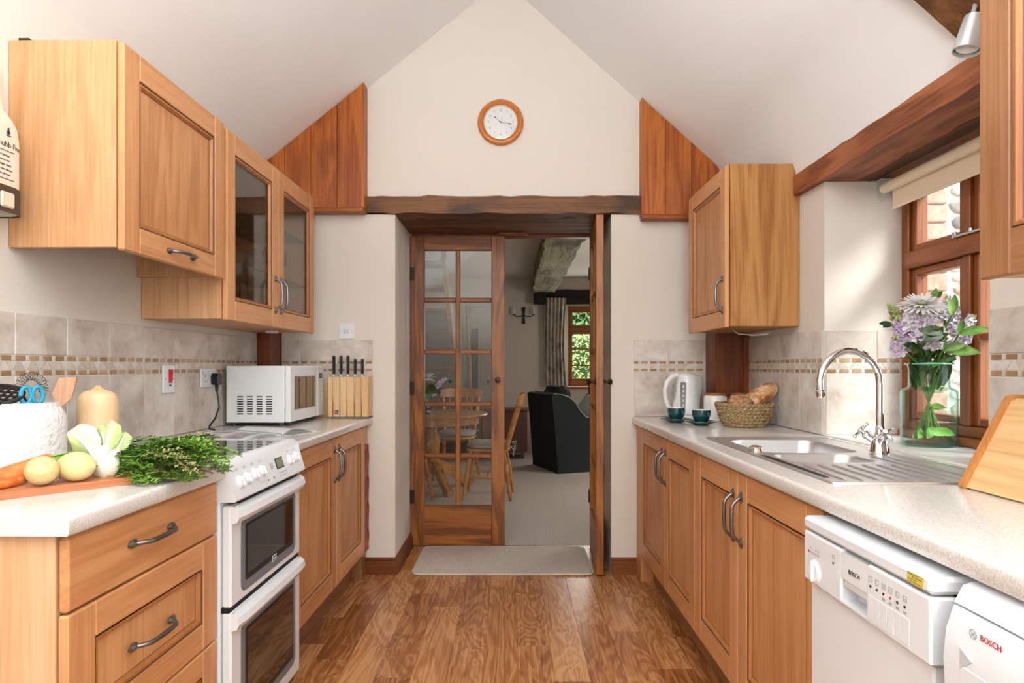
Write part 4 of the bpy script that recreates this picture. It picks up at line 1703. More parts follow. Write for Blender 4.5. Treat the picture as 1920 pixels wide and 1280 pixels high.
# lettering reads from the aisle; its end shows in the photograph
tt = text('Chubb Fire', .021, DKPRINT, b_, (.0845, .0, .178), TX, ax='CENTER')
for v in tt.data.vertices:            # the print follows the rounded edge of the case
    if v.co.x > .02:
        v.co.z -= (v.co.x - .02) * .333
for k, s_ in enumerate(('Fire blanket', 'How to use', 'Pull tapes down', 'Place over flames', 'Turn off heat')):
    text(s_, .0082, DKPRINT, b_, (.0845, -.016, .148 - .0125 * k), TX, ax='CENTER')
MB().box(.0845, .0853, -.12, .02, .0845, .0862).box(.0845, .0853, -.12, .02, .160, .1615).build('label_rule', DKPRINT, b_)
q = MB()
q.ball((.085, .0, .212), .006, 8, 6, sc=(.2, 1, 1)).ball((.085, 0, .221), .0035, 8, 6, sc=(.2, 1, 1)).box(.0845, .0855, -.008, .008, .202, .204)
q.build('crest', DKPRINT, b_)

# roller blind, spot lamp, roof truss
c = thing('roller_blind', 'cream roller blind rolled up over the kitchen window', 'blind', (1.525, 0, 0))
MB().cyl((0, WY0 + .05, 1.928), .021, WY1 - WY0 - .11, 'Y', 20).build('roll', BLINDM, c)
m = MB()
n = 10
vs = []
for (x, z) in ((.018, 1.925), (.019, 1.90), (.0205, 1.862), (.020, 1.845)):
    vs += [(x, WY0 + .06, z), (x, WY1 - .085, z), ]
m.add(vs, [(0, 1, 3, 2), (2, 3, 5, 4), (4, 5, 7, 6)])
m.box(.0155, .0235, WY0 + .06, WY1 - .085, 1.836, 1.848, .003)
m.build('fabric', BLINDM, c)
q = MB()
yb = WY1 - .052
q.box(-.02, .03, yb + .008, yb + .011, 1.90, 1.965, .001).box(-.02, .03, yb - .02, yb + .011, 1.962, 1.966, .001).cyl((0, yb - .01, 1.928), .012, .02, 'Y', 12)
q.tube([(-.018, yb + .008, 1.91), (-.016, yb + .006, 1.89), (-.004, yb + .004, 1.878), (.008, yb, 1.886)], .0016, 6)
q.build('bracket', plain('grey_bracket', (176, 184, 172), .5), c)

tz = 1.70
for nm, sg, slo in (('right', 1, SLR),):
    pts = []
    xe = 1.24 if sg > 0 else -1.30
    for (x, d) in ((AX, .19), (xe, .205), (xe, .02), (AX, .02)):
        pts.append((x, ceil_z(x) - d))
    mm = MB()
    n = 10
    rr_ = random.Random(9)
    vs = []
    for i in range(n + 1):
        u = i / n
        for (p0, p1) in ((pts[0], pts[1]), (pts[3], pts[2])):
            x = p0[0] + (p1[0] - p0[0]) * u
            z = p0[1] + (p1[1] - p0[1]) * u + rr_.uniform(-.006, .006)
            vs += [(x, tz - .065, z), (x, tz + .065, z)]
    fs = []
    for i in range(n):
        o_ = i * 4
        for (p, q_) in ((0, 1), (1, 3), (3, 2), (2, 0)):
            fs.append((o_ + p, o_ + q_, o_ + 4 + q_, o_ + 4 + p))
    fs += [(0, 1, 3, 2), (n * 4, n * 4 + 1, n * 4 + 3, n * 4 + 2)]
    mm.add(vs, fs)
    struct(mm.build('trim_10' if sg > 0 else 'trim_11', W_BEAM, ang=50))
sp = thing('spotlight', 'silver tubular spotlight hanging below the roof timber', 'lamp', (1.178, 1.652, 2.065))
q = MB()
q.T = Matrix.Rotation(R(14), 4, 'Y')
q.lathe([(0, .035), (.014, .034), (.024, .028), (.0325, -.062), (.030, -.062), (.022, .02), (0, .02)], 24)
q.build('shade', ALU, sp)
q = MB()
q.T = Matrix.Rotation(R(14), 4, 'Y')
q.lathe([(0, -.045), (.022, -.05), (.026, -.054)], 18)
q.build('bulb', plain('bulb_face', (230, 230, 226), .3), sp)
MB().tube([(.0, 0, .03), (.008, .0, .055), (.012, .004, .075)], .006, 8).build('bracket', ALU, sp)

# ================================================================== THINGS ON THE WORKTOPS
ZT = .9105
# microwave
c = left('microwave', 'white microwave oven in the corner on the worktop', 'microwave', 3.118, ZT, .0)
c.rotation_euler = (0, 0, LA - .004)
w, dpt, hgt, fz = .525, .318, .275, .018
m = MB().box(.032, dpt - .002, 0, w, fz, fz + hgt, .004)
b_ = m.build('case', WHITE, c)
q = MB()
for cx in range(4):
    for rz in range(8):
        q.box(.088 + cx * .047, .116 + cx * .047, -.0012, .0015, fz + .040 + rz * .0118, fz + .0455 + rz * .0118)
q.build('vent_slots', SLOT, b_)
dr = MB().box(dpt, dpt + .026, .002, w - .115, fz + .002, fz + hgt - .002, .004).build('door', WHITE, c)
MB().box(dpt + .0255, dpt + .0275, .06, w - .15, fz + .058, fz + hgt - .052, .001).build('window_frame', GREYB, dr)
MB().box(dpt + .0272, dpt + .029, .066, w - .156, fz + .063, fz + hgt - .057, .0005).build('window', OVENG, dr)
cpn = MB().box(dpt, dpt + .026, w - .113, w - .001, fz + .002, fz + hgt - .002, .004).build('control_panel', WHITE, c)
MB().box(dpt + .026, dpt + .0268, w - .090, w - .034, fz + .208, fz + .235).build('display', BLACK, cpn)
MB().box(dpt + .0268, dpt + .0272, w - .082, w - .044, fz + .213, fz + .230).build('display_digits', LCD, cpn)
q = MB()
for a in range(3):
    for z in range(4):
        q.box(dpt + .026, dpt + .0272, w - .095 + a * .026, w - .073 + a * .026, fz + .085 + z * .027, fz + .106 + z * .027, .0005)
q.box(dpt + .026, dpt + .0275, w - .095, w - .022, fz + .012, fz + .070, .001)
q.build('buttons', WHITE_D, cpn)
for (x, y) in ((.06, .03), (dpt - .03, .03), (.06, w - .03), (dpt - .03, w - .03)):
    MB().lathe([(0, 0), (.014, 0), (.012, fz + .001), (0, fz + .001)], 12, (x, y, 0)).build('foot', BLACK, c)
MB().box(dpt + .001, dpt + .024, .006, .03, fz - .006, fz + .003, .001).build('hinge', BLACK, c)

# knife block and knives, round chopping board behind
c = thing('knife_block', 'pale wooden slatted knife block by the doorway wall', 'knife block', (at(657, 778, 3.66).x, 3.655, ZT), 0)
bw = .228
MB().box(-bw / 2 - .008, bw / 2 + .004, -.052, .052, 0, .008, .002).build('base', plain('grey_base', (120, 114, 108), .5), c)
MB().box(-bw / 2, bw / 2, .012, .048, .0085, .232, .002).build('back_board', W_BLOCK, c)
xs = [-bw / 2, -.086, -.046, -.007, .034, .074, bw / 2]
for a, b in zip(xs, xs[1:]):
    MB().box(a + .0022, b - .0022, -.048, .0118, .0085, .232, .002).build('slat', W_BLOCK, c)
q = MB().box(-.077, -.052, -.0492, -.048, .022, .047)
lg = q.build('maker_mark', plain('mark_grey', (150, 140, 128), .5), c)
MB().box(-.073, -.066, -.0497, -.0492, .036, .045).build('red_mark', REDPRINT, lg)
q = MB().box(-.063, -.056, -.0497, -.0492, .036, .045).box(-.073, -.056, -.0497, -.0492, .026, .030)
q.build('mark_print', DKPRINT, lg)
KNB = plain('black_handle', (26, 26, 28), .35)
kl = ('first', 'second', 'third', 'fourth', 'last')
for i, x in enumerate(xs[1:-1]):
    L_ = .12 if i < 3 else .10
    k = thing('kitchen_knife', '%s black-handled knife from the microwave side of the block' % kl[i], 'knife', (c.location.x + x, 3.655 - .022, ZT + .232), 0, 'knives in the knife block')
    MB().box(-.0014, .0014, -.018, .014, -.14, .004).build('blade', STEEL, k)
    MB().box(-.006, .006, -.009, .009, .0, .016, .002).build('bolster', STEEL, k)
    m = MB()
    loft(m, [[(sx * .0075 * f, sy * .0105 * f + dy, z) for sx, sy in ((1, .6), (.6, 1), (-.6, 1), (-1, .6), (-1, -.6), (-.6, -1), (.6, -1), (1, -.6))]
             for z, f, dy in ((.016, .85, 0), (.03, 1, 0), (L_ * .55, .95, .001), (L_ - .012, 1.1, -.001), (L_, .75, -.001))])
    m.build('handle', KNB, k)
cb = thing('chopping_board', 'upright wooden board behind the microwave, beside the knife block', 'chopping board', (at(614, 778, 3.70).x - .02, 3.688, ZT + .001), R(4))
m = MB()
pts = [(-.09, 0), (.03, 0)]
for i in range(7):
    a = PI / 2 * i / 6
    pts.append((.022 + .02 * math.cos(a), .18 + .02 * math.sin(a)))
pts += [(-.09, .2)]
m.prism(pts, 0, .016, 'Y')
m.build('board', W_BLOCK, cb)

# open magazine
c = left('open_magazine', 'open cookery magazine lying on the worktop behind the hob', 'magazine', 2.54, ZT)
PAPER = plain('magazine_paper', (226, 226, 224), .5)
INK = plain('photo_ink', (92, 84, 82), .5)
rzm = R(58)


def sheet(wid, dep, hump, lift, nm, seg=10, z0=0.0):
    m = MB()
    vs, fs = [], []
    for i in range(seg + 1):
        u = i / seg
        z = z0 + hump * math.sin(min(1, u * 1.15) * PI) ** .8 * (1 - u * .5) + lift * u
        for y in (0, dep):
            vs.append((u * wid, y, z))
            vs.append((u * wid, y, z + .0009))
    for i in range(seg):
        a, b = i * 4, i * 4 + 4
        fs += [(a, a + 2, b + 2, b), (a + 1, b + 1, b + 3, a + 3), (a, b, b + 1, a + 1), (a + 2, a + 3, b + 3, b + 2)]
    fs += [(0, 1, 3, 2), (seg * 4, seg * 4 + 2, seg * 4 + 3, seg * 4 + 1)]
    m.add(vs, fs)
    return m


c.location = (-1.085, 2.735, ZT)
c.rotation_euler = (0, 0, R(62))
MB().box(-.225, .225, -.15, .15, .0, .0012).build('cover', PAPER, c)
for k in range(5):
    for sg in (-1, 1):
        m = sheet(.212 - .002 * k, .288, .004 + .0055 * k if sg > 0 else .003 + .0035 * k, .001 * k, 'page', z0=.0014)
        m2 = MB()
        m2.add([(sg * v[0], v[1] - .144, v[2]) for v in m.v], m.f)
        pg_ = m2.build('page', PAPER, c)
        if k == 4:
            q = MB()
            for (u0, u1, y0, y1) in (((.35, .92, -.12, -.01), (.35, .6, .02, .12)) if sg < 0 else ((.3, .85, .03, .13),)):
                vs = []
                for i in range(7):
                    u = u0 + (u1 - u0) * i / 6
                    hump = .004 + .0055 * k if sg > 0 else .003 + .0035 * k
                    z = .0014 + hump * math.sin(min(1, u * 1.15) * PI) ** .8 * (1 - u * .5) + .001 * k * u + .0014
                    vs += [(sg * u * .204, y0, z), (sg * u * .204, y1, z)]
                q.add(vs, [(2 * i, 2 * i + 1, 2 * i + 3, 2 * i + 2) for i in range(6)])
            q.build('photo_print', mottled('printed_photo', ((110, 92, 88), (170, 164, 164), (214, 210, 208)), 26, .5), pg_)
            q = MB()
            for t_ in range(9):
                u0, u1 = (.65, .92) if sg < 0 else (.3, .85)
                yy = (.03 + .010 * t_) if sg < 0 else (-.11 + .013 * t_)
                vs = []
                for i in range(5):
                    u = u0 + (u1 - u0) * i / 4
                    hump = .004 + .0055 * k if sg > 0 else .003 + .0035 * k
                    z = .0014 + hump * math.sin(min(1, u * 1.15) * PI) ** .8 * (1 - u * .5) + .001 * k * u + .0013
                    vs += [(sg * u * .204, yy, z), (sg * u * .204, yy + .003, z)]
                q.add(vs, [(2 * i, 2 * i + 1, 2 * i + 3, 2 * i + 2) for i in range(4)])
            q.build('text_lines', GREYP, pg_)
MB().tube([(0, -.155, .003), (0, -.15, .012), (0, .145, .014)], .0015, 6).build('ribbon_marker', plain('turquoise_ribbon', (60, 150, 170), .6), c)

# utensil pot
U = (-1.318, 1.735)
c = thing('utensil_pot', 'large white embossed pot of cooking utensils on the worktop', 'pot', (U[0], U[1], ZT))
MB().lathe([(0, 0), (.094, 0), (.100, .006), (.102, .13), (.099, .155), (.092, .172), (.086, .182), (.086, .192), (.081, .192), (.080, .18), (.09, .15), (.092, .02), (0, .016)], 44).build('body', OFFWH, c)


def at_u(dx, dy, dz):
    return (U[0] + dx, U[1] + dy, ZT + dz)


w_ = thing('wire_whisk', 'coiled wire whisk standing in the white pot', 'whisk', at_u(.0, .035, .02))
q = MB()
pts = []
n = 150
for i in range(n):
    t = i / (n - 1)
    a = PI * (1.12 - 1.24 * t)
    R0, r0 = .034, .011
    ph = 2 * PI * 18 * t
    rr = R0 + r0 * math.cos(ph)
    pts.append((rr * math.cos(a), r0 * math.sin(ph), .208 + rr * math.sin(a)))
q.tube(pts, .0009, 5)
q.build('coil', STEELD, w_)
MB().tube([(-.034, 0, .20), (-.026, 0, .12), (-.01, 0, .04), (0, 0, 0)], .0018, 6).build('wire_leg', STEEL, w_)
MB().tube([(.034, 0, .20), (.02, 0, .12), (.006, 0, .04), (0, 0, 0)], .0018, 6).build('wire_leg', STEEL, w_)
ms = thing('potato_masher', 'black lattice potato masher lying over the pot rim', 'masher', at_u(-.030, -.052, .214), 0)
q = MB()
T_ = Matrix.Rotation(R(30), 4, 'X') @ Matrix.Rotation(R(6), 4, 'Y')
q.T = T_
q.tube([(.066 * math.cos(2 * PI * i / 28), .045 * math.sin(2 * PI * i / 28), 0) for i in range(28)], .0055, 8, closed=True)
for k in range(-3, 4):
    x = k * .0175
    h = .045 * math.sqrt(max(0, 1 - (x / .066) ** 2))
    q.box(x - .0025, x + .0025, -h, h, -.003, .003, .001)
for k in range(-2, 3):
    y = k * .017
    h = .066 * math.sqrt(max(0, 1 - (y / .045) ** 2))
    q.box(-h, h, y - .0025, y + .0025, -.0028, .0028, .001)
q.build('lattice', BLACK, ms)
q = MB()
q.T = T_
q.tube([(.05, .02, 0), (.045, .035, -.05), (.04, .05, -.15)], .006, 8)
q.build('stem', BLACK, ms)
sc_ = thing('scissors', 'scissors with turquoise looped handles in the white pot', 'scissors', at_u(.050, -.030, .188), R(52))
BLUE = plain('turquoise_plastic', (30, 150, 186), .35)
for sg in (-1, 1):
    q = MB()
    q.tube([(sg * .013 + .0115 * math.cos(2 * PI * i / 20), 0, .024 + .022 * math.sin(2 * PI * i / 20)) for i in range(20)], .0042, 8, closed=True, flat=1.3)
    q.build('handle', BLUE, sc_)
    MB().box(sg * .004 - .003, sg * .004 + .003, -.0012 + sg * .0014, .0012 + sg * .0014, -.11, .006).build('blade', STEEL, sc_)
sp_ = thing('wooden_spatula', 'wooden spatula leaning out of the white pot', 'spatula', at_u(.035, .040, .02))
q = MB()
q.T = Matrix.Rotation(R(13), 4, 'Y') @ Matrix.Rotation(R(14), 4, 'Z')
q.prism([(-.007, 0), (.007, 0), (.008, .165), (.026, .192), (.028, .252), (-.014, .240), (-.022, .195), (-.008, .165)], -.003, .003, 'Y')
q.build('blade', W_SPAT, sp_)

# butternut squash
sq = thing('butternut_squash', 'butternut squash standing by the tiled wall', 'squash', (at(190, 850, 1.93).x, 1.915, ZT))
MB().lathe([(0, 0), (.03, 0), (.052, .010), (.062, .035), (.061, .065), (.055, .10), (.0535, .14), (.0535, .168), (.0525, .188), (.047, .204), (.036, .214), (.018, .219), (0, .220)], 30, jit=lambda t, z: 1 + .015 * math.sin(2 * t + 1)).build('body', plain('squash_skin', (236, 200, 156), .4, var=.08, bscale=40), sq)
MB().lathe([(.020, .217), (.016, .222), (.009, .226), (.006, .231), (0, .232)], 9, jit=lambda t, z: 1 + .15 * math.cos(3 * t)).build('stem', plain('squash_stem', (206, 170, 116), .7), sq)

# chopping board with the vegetables
u_ = Vector((.665, .747, 0))
v_ = Vector((-.747, .665, 0))
A = Vector((-.925, 1.588, 0))
bang = math.atan2(u_.y, u_.x)
c = thing('chopping_board', 'reddish wooden chopping board lying under the carrots and lemons', 'chopping board', (A.x, A.y, ZT), bang)
# local: x along the board (ends at 0), y across
pts = [(-.42, 0), (-.01, 0), (0, .01), (0, .075), (.012, .085), (.085, .085), (.1, .1), (.1, .12), (.085, .135), (.012, .135), (0, .145), (0, .21), (-.01, .22), (-.42, .22)]
m = MB()
vs = [(x, y, .0) for x, y in pts] + [(x, y, .015) for x, y in pts] + [(x + (.002 if x < -.2 else -.002), y + (.002 if y < .11 else -.002), .017) for x, y in pts]
n = len(pts)
m.add(vs, [tuple(range(n)), tuple(2 * n + i for i in range(n))] + [(k * n + i, k * n + (i + 1) % n, k * n + n + (i + 1) % n, k * n + n + i) for k in range(2) for i in range(n)])
m.build('board', W_BOARD, c)
ZB = ZT + .0172


def on_board(x, y, z=0.0):
    p = A + u_ * x + v_ * y
    return (p.x, p.y, ZB + z)


LEM = plain('pale_lemon_skin', (222, 198, 140), .42, var=.06, bump=.12, bscale=160)
for (px, py, Yd, ang, r_, lab) in ((78, 888, (-.185, .030), 2.2, .0345, 'pale lemon at the front of the board against the carrots'), (141, 881, (-.118, .035), .05, .0365, 'pale lemon with its tip toward the pak choi')):
    p = on_board(*Yd)
    o = thing('lemon', lab, 'lemon', (p[0], p[1], ZB), ang, 'lemons on the chopping board')
    ln_ = 1.12
    prof = [(0, -1.14), (.10, -1.12), (.16, -1.06), (.45, -.92), (.78, -.62), (.95, -.25), (1, .05), (.93, .38), (.74, .70), (.44, .93), (.20, 1.04), (.13, 1.12), (.06, 1.15), (0, 1.15)]
    MB().lathe([(a * r_ * .97, b * r_ * ln_) for a, b in prof], 26, (0, 0, r_ * .96), 'X').build('rind', LEM, o)
    MB().cyl((r_ * ln_ * 1.145, 0, r_ * .96), r_ * .075, .002, 'X', 8).build('stalk_end', plain('lemon_stalk', (150, 118, 70), .7), o)

# carrots with feathery tops
CAR = mottled('carrot_skin', ((190, 92, 36), (222, 124, 58), (236, 158, 96)), 22, .5, rnd=.08, bump=.1)
GRN = [plain('carrot_leaf_bright', (128, 172, 66), .5, var=.25, bscale=120), plain('carrot_leaf_dark', (84, 124, 48), .55, var=.3, bscale=120), plain('carrot_leaf_dry', (150, 146, 88), .7, var=.2)]
rc = random.Random(41)


def leaflet(m, p, d, s, mi):
    d = d.normalized()
    side = d.cross(Vector((rc.uniform(-.4, .4), rc.uniform(-.4, .4), 1))).normalized()
    up = side.cross(d) * .15
    m.add([p, p + d * s * .5 + side * s * .22 + up * s, p + d * s, p + d * s * .5 - side * s * .22 + up * s], [(0, 1, 2, 3)], mi)


def frond(m, p0, dirv, L_, mi, arch):
    """feathery compound leaf: arched rachis, side branches with cut leaflets"""
    pts = []
    d = dirv.normalized()
    n = 9
    p = Vector(p0)
    for i in range(n + 1):
        pts.append(p.copy())
        dd = d + Vector((rc.uniform(-.15, .15), rc.uniform(-.15, .15), arch * (1 - 2.2 * i / n)))
        p = p + dd.normalized() * (L_ / n)
        if p.z < .918:
            p.z = .918 + rc.uniform(0, .004)
    m.tube(pts, [.0016 - .0012 * i / n for i in range(n + 1)], 5, mi)
    for i in range(2, n + 1):
        t = (pts[i] - pts[i - 1]).normalized()
        sd = t.cross(Vector((0, 0, 1))).normalized()
        for sg in (-1, 1):
            bl = L_ * .24 * (1.1 - i / n) + .012
            bd = (t * .7 + sd * sg + Vector((0, 0, rc.uniform(-.1, .35)))).normalized()
            for k in range(4):
                q_ = pts[i] + bd * bl * (k + .6) / 4
                if q_.z < .916:
                    q_.z = .916
                for s2 in (-1, 1):
                    leaflet(m, q_, bd + (sd.cross(bd) * .2) + t * s2 * .9 + Vector((0, 0, rc.uniform(-.3, .4))), rc.uniform(.009, .016), mi)
            leaflet(m, pts[i] + bd * bl, bd, .012, mi)


carrots = [(at(-60, 908, 1.43), at(92, 857, 1.60), .0150, 'carrot on top at the back of the bunch beneath the white pot', 1),
           (at(-70, 915, 1.41), at(72, 869, 1.555), .0155, 'carrot second from the back of the bunch', 1),
           (at(-80, 930, 1.37), at(54, 884, 1.515), .0185, 'fat carrot in the middle of the bunch on the board', 1),
           (at(-60, 925, 1.36), at(28, 899, 1.455), .0130, 'slim carrot half hidden under the fat one', 0),
           (at(-14, 918.5, 1.40), at(41, 901, 1.487), .0110, 'small front carrot whose thin tail points off the board', 0)]
TGT = Vector((-.962, 1.672, 0))
for (p0, p1, rr, lab, gr) in carrots:
    p0.z = max(p0.z, ZB + .004)
    p1.z = max(p1.z, ZB + rr)
    o = thing('carrot', lab, 'carrot', (0, 0, 0), 0, 'carrots on the chopping board')
    n = 12
    pts, rs = [], []
    for i in range(n + 1):
        u = i / n
        p = p0.lerp(p1, u)
        p.z += .003 * math.sin(u * 5)
        pts.append(p)
        rs.append(max(.0012, rr * (u ** .45) * (1 if u < .93 else .8)))
    MB().tube(pts, rs, 14).build('root', CAR, o)
    if gr:
        m = MB()
        d0 = (p1 - p0).normalized()
        for k in range(24):
            sp0 = p1 + Vector((rc.uniform(-.005, .005), rc.uniform(-.005, .005), rc.uniform(-.003, .005)))
            tg = TGT + Vector((rc.uniform(-.085, .06), rc.uniform(-.065, .085), 0))
            mid = Vector((tg.x, tg.y, rc.uniform(.935, .985) if k % 3 else rc.uniform(.922, .940)))
            # bare stalk first, then the feathered blade
            m.tube([sp0, sp0.lerp(mid, .5) + Vector((0, 0, .008)), mid], [.0022, .0019, .0017], 6, 2 if k % 3 == 0 else 0)
            g0 = rc.uniform(-.75, .65)
            frond(m, mid, Vector((math.cos(g0), math.sin(g0), rc.uniform(-.22, .28))), rc.uniform(.10, .185), 0 if k % 5 < 3 else (1 if k % 5 == 3 else 1 + (k % 2)), rc.uniform(.2, .5))
        g_ = m.build('leaves', GRN, o)
        g_['kind'] = 'stuff'

# pak choi
c = thing('pak_choi', 'pale pak choi standing on its root at the end of the board', 'pak choi', on_board(-.05, .055))
PKW = plain('pak_choi_stalk', (232, 236, 216), .35)
PKG = mottled('pak_choi_leaf', ((150, 186, 96), (196, 218, 150), (226, 236, 200)), 16, .4)
MB().lathe([(0, 0), (.018, 0), (.024, .008), (.030, .02), (.031, .035), (.026, .055), (.018, .075), (0, .08)], 22, jit=lambda t, z: 1 + .06 * math.cos(5 * t)).build('base', PKW, c)
MB().lathe([(0, -.001), (.017, -.001), (.0225, .006), (.021, .009), (0, .01)], 14).build('root_end', plain('pak_root', (206, 190, 150), .7, var=.1), c)


def leaf_blade(m, pts, widths, curl=.25, mi=0, thick=.0):
    n = len(pts)
    vs, fs = [], []
    for i, p in enumerate(pts):
        p = Vector(p)
        d = (Vector(pts[min(i + 1, n - 1)]) - Vector(pts[max(i - 1, 0)])).normalized()
        s = d.cross(Vector((0, -1, .2)))
        if s.length < .1:
            s = d.cross(Vector((1, 0, 0)))
        s.normalize()
        nn = s.cross(d).normalized()
        for k in (-1, -.5, 0, .5, 1):
            vs.append(p + s * widths[i] * k + nn * (abs(k) ** 2 * widths[i] * curl))
    for i in range(n - 1):
        for k in range(4):
            a = i * 5 + k
            fs.append((a, a + 1, a + 6, a + 5))
    m.add(vs, fs, mi)




def spline(pts, n):
    pts = [Vector(p) for p in pts]
    q = [pts[0] * 2 - pts[1]] + pts + [pts[-1] * 2 - pts[-2]]
    out = []
    for i in range(n + 1):
        u = i / n * (len(pts) - 1)
        k = min(int(u), len(pts) - 2)
        t = u - k
        p0, p1, p2, p3 = q[k:k + 4]
        out.append(.5 * (2 * p1 + (p2 - p0) * t + (2 * p0 - 5 * p1 + 4 * p2 - p3) * t * t + (3 * p1 - p0 - 3 * p2 + p3) * t ** 3))
    return out


rk = random.Random(12)
# five leaves: (points of the midrib, blade width, cup)
for (P, wd, cup) in (([(-.010, -.010, .03), (-.020, -.016, .062), (-.042, -.020, .088), (-.066, -.022, .104), (-.078, -.024, .108)], .034, .5),
                     ([(.010, -.010, .03), (.012, -.014, .065), (.016, -.014, .095), (.020, -.012, .122), (.020, -.010, .139)], .019, .8),
                     ([(-.004, .012, .03), (-.010, .018, .065), (-.018, .022, .09), (-.026, .024, .112), (-.030, .026, .122)], .022, .5),
                     ([(.014, .010, .03), (.020, .016, .062), (.028, .02, .085), (.034, .022, .10), (.037, .023, .107)], .018, .5),
                     ([(-.020, .000, .03), (-.030, .002, .058), (-.046, .004, .075), (-.058, .006, .083), (-.064, .007, .085)], .020, .4)):
    m = MB()
    C = spline(P, 14)
    m.tube(C[:11], [.0155 * (1 - .082 * i) for i in range(11)], 10, 0, flat=.6)
    vs, fs = [], []
    for i in range(4, 15):
        u = (i - 4) / 10
        d = (C[min(i + 1, 14)] - C[i - 1]).normalized()
        s_ = d.cross(Vector((0, -1, .15))).normalized()
        nn = s_.cross(d).normalized()
        w_i = wd * (.30 + .75 * math.sin(PI * min(1, u * .9 + .05)) ** .8) * (1 if u < .9 else .72)
        for k in range(-4, 5):
            q_ = k / 4
            rf_ = math.sin(i * 1.7 + k * 2.1) * .0035 * abs(q_)
            vs.append(C[i] + s_ * (q_ * w_i) + nn * (-cup * w_i * q_ * q_ + rf_) + d * (-.25 * w_i * q_ * q_))
    for i in range(10):
        for k in range(8):
            a_ = i * 9 + k
            fs.append((a_, a_ + 1, a_ + 10, a_ + 9))
    m.add(vs, fs, 1)
    m.build('leaf', [PKW, PKG], c, ang=80)

# ------------------------------------------------------------------ right worktop
# kettle
c = thing('kettle', 'white jug kettle against the far tiles', 'kettle', (.975, 3.615, ZT + .0005), 0)
KW = plain('kettle_white', (240, 240, 240), .25, coat=.3)
MB().lathe([(0, 0), (.080, 0), (.082, .004), (.082, .016), (.074, .022), (0, .022)], 30).build('base', KW, c)
m = MB()
R_ = []
for z, a, x0 in ((.024, .076, 0), (.06, .077, 0), (.12, .070, .002), (.18, .062, .004), (.215, .057, .008), (.235, .052, .006), (.248, .040, .0), (.254, .02, -.002)):
    ring = []
    for i in range(32):
        t = 2 * PI * i / 32
        bulge = max(0, math.cos(t)) ** 8 * (.030 if .17 < z < .24 else .012 if z > .1 and z < .24 else 0)
        ring.append((x0 + (a + bulge) * math.cos(t), a * math.sin(t), z))
    R_.append(ring)
loft(m, R_)
m.build('body', KW, c)
q = MB()
q.tube([(-.045, 0, .244), (-.075, 0, .236), (-.105, 0, .205), (-.118, 0, .16), (-.116, 0, .115), (-.104, 0, .075), (-.088, 0, .050), (-.07, 0, .040)], [.012, .014, .0135, .0125, .0125, .0125, .012, .010], 12)
q.build('handle', KW, c)
q = MB()
q.box(-.045, -.018, -.0705, -.060, .058, .195, .006)
q.T = Matrix.Identity(4)
MB().prism([(-.048, .05), (-.026, .05), (-.020, .20), (-.032, .206), (-.044, .2)], -.0765, -.05, 'Y').build('water_gauge', plain('gauge_grey', (150, 150, 150), .2), c)
q = MB()
for k in range(5):
    q.box(-.040, -.030, -.0775, -.0762, .07 + .026 * k, .083 + .026 * k)
q.build('gauge_marks', WHITE_M, c)
MB().box(-.070, -.060, -.022, .022, .06, .19, .004).build('switch_panel', plain('panel_grey', (170, 170, 172), .4), c)

# cups and saucers
SAU = [(0, 0), (.036, 0), (.038, .003), (.060, .010), (.080, .018), (.079, .0205), (.058, .0135), (.036, .008), (0, .007)]
CUP_O = [(.0, 0), (.024, 0), (.025, .004), (.034, .014), (.043, .034), (.0455, .052), (.0445, .066)]
CUP_I = [(.0445, .066), (.043, .0665), (.0415, .064), (.042, .05), (.038, .03), (.024, .012), (0, .011)]
for i, (px, Yc, cl, sl_) in enumerate(((1268, 3.36, 'dark teal coffee cup in front of the kettle', 'dark teal saucer in front of the kettle'), (1315, 3.20, 'dark teal coffee cup nearer the bread basket', 'dark teal saucer nearer the bread basket'))):
    x = (px - 960) * Yc / F
    s_ = thing('saucer', sl_, 'saucer', (x - .002, Yc, ZT + .0005), 0, 'teal saucers')
    MB().lathe(SAU, 36).build('dish', TEAL, s_)
    cu = thing('coffee_cup', cl, 'cup', (x, Yc, ZT + .0085), -.95, 'teal cups')
    MB().lathe(CUP_O, 30).build('outside', TEAL, cu)
    MB().lathe(CUP_I, 30).build('white_lining', CERAM, cu)
    MB().tube([(.042, -.01, .054), (.058, -.022, .056), (.064, -.026, .042), (.054, -.020, .024), (.038, -.012, .020)], .0045, 10).build('handle', TEAL, cu)

# lidded canisters
for (x, y, r_, h, lab) in ((1.088, 3.455, .060, .136, 'white canister with wooden lid between kettle and basket'), (1.232, 3.47, .058, .136, 'white canister with wooden lid mostly hidden behind the bread')):
    o = thing('canister', lab, 'canister', (x, y, ZT + .0005), 0, 'white canisters with wooden lids')
    MB().lathe([(0, 0), (r_ - .004, 0), (r_, .005), (r_, h - .012), (r_ - .006, h - .002), (r_ - .008, h), (0, h)], 32).build('body', CERAM, o)
    MB().lathe([(0, h), (r_ - .004, h), (r_ - .003, h + .003), (r_ - .004, h + .012), (0, h + .012)], 32).build('lid', plain('acacia_lid', (150, 98, 60), .5, var=.1), o)

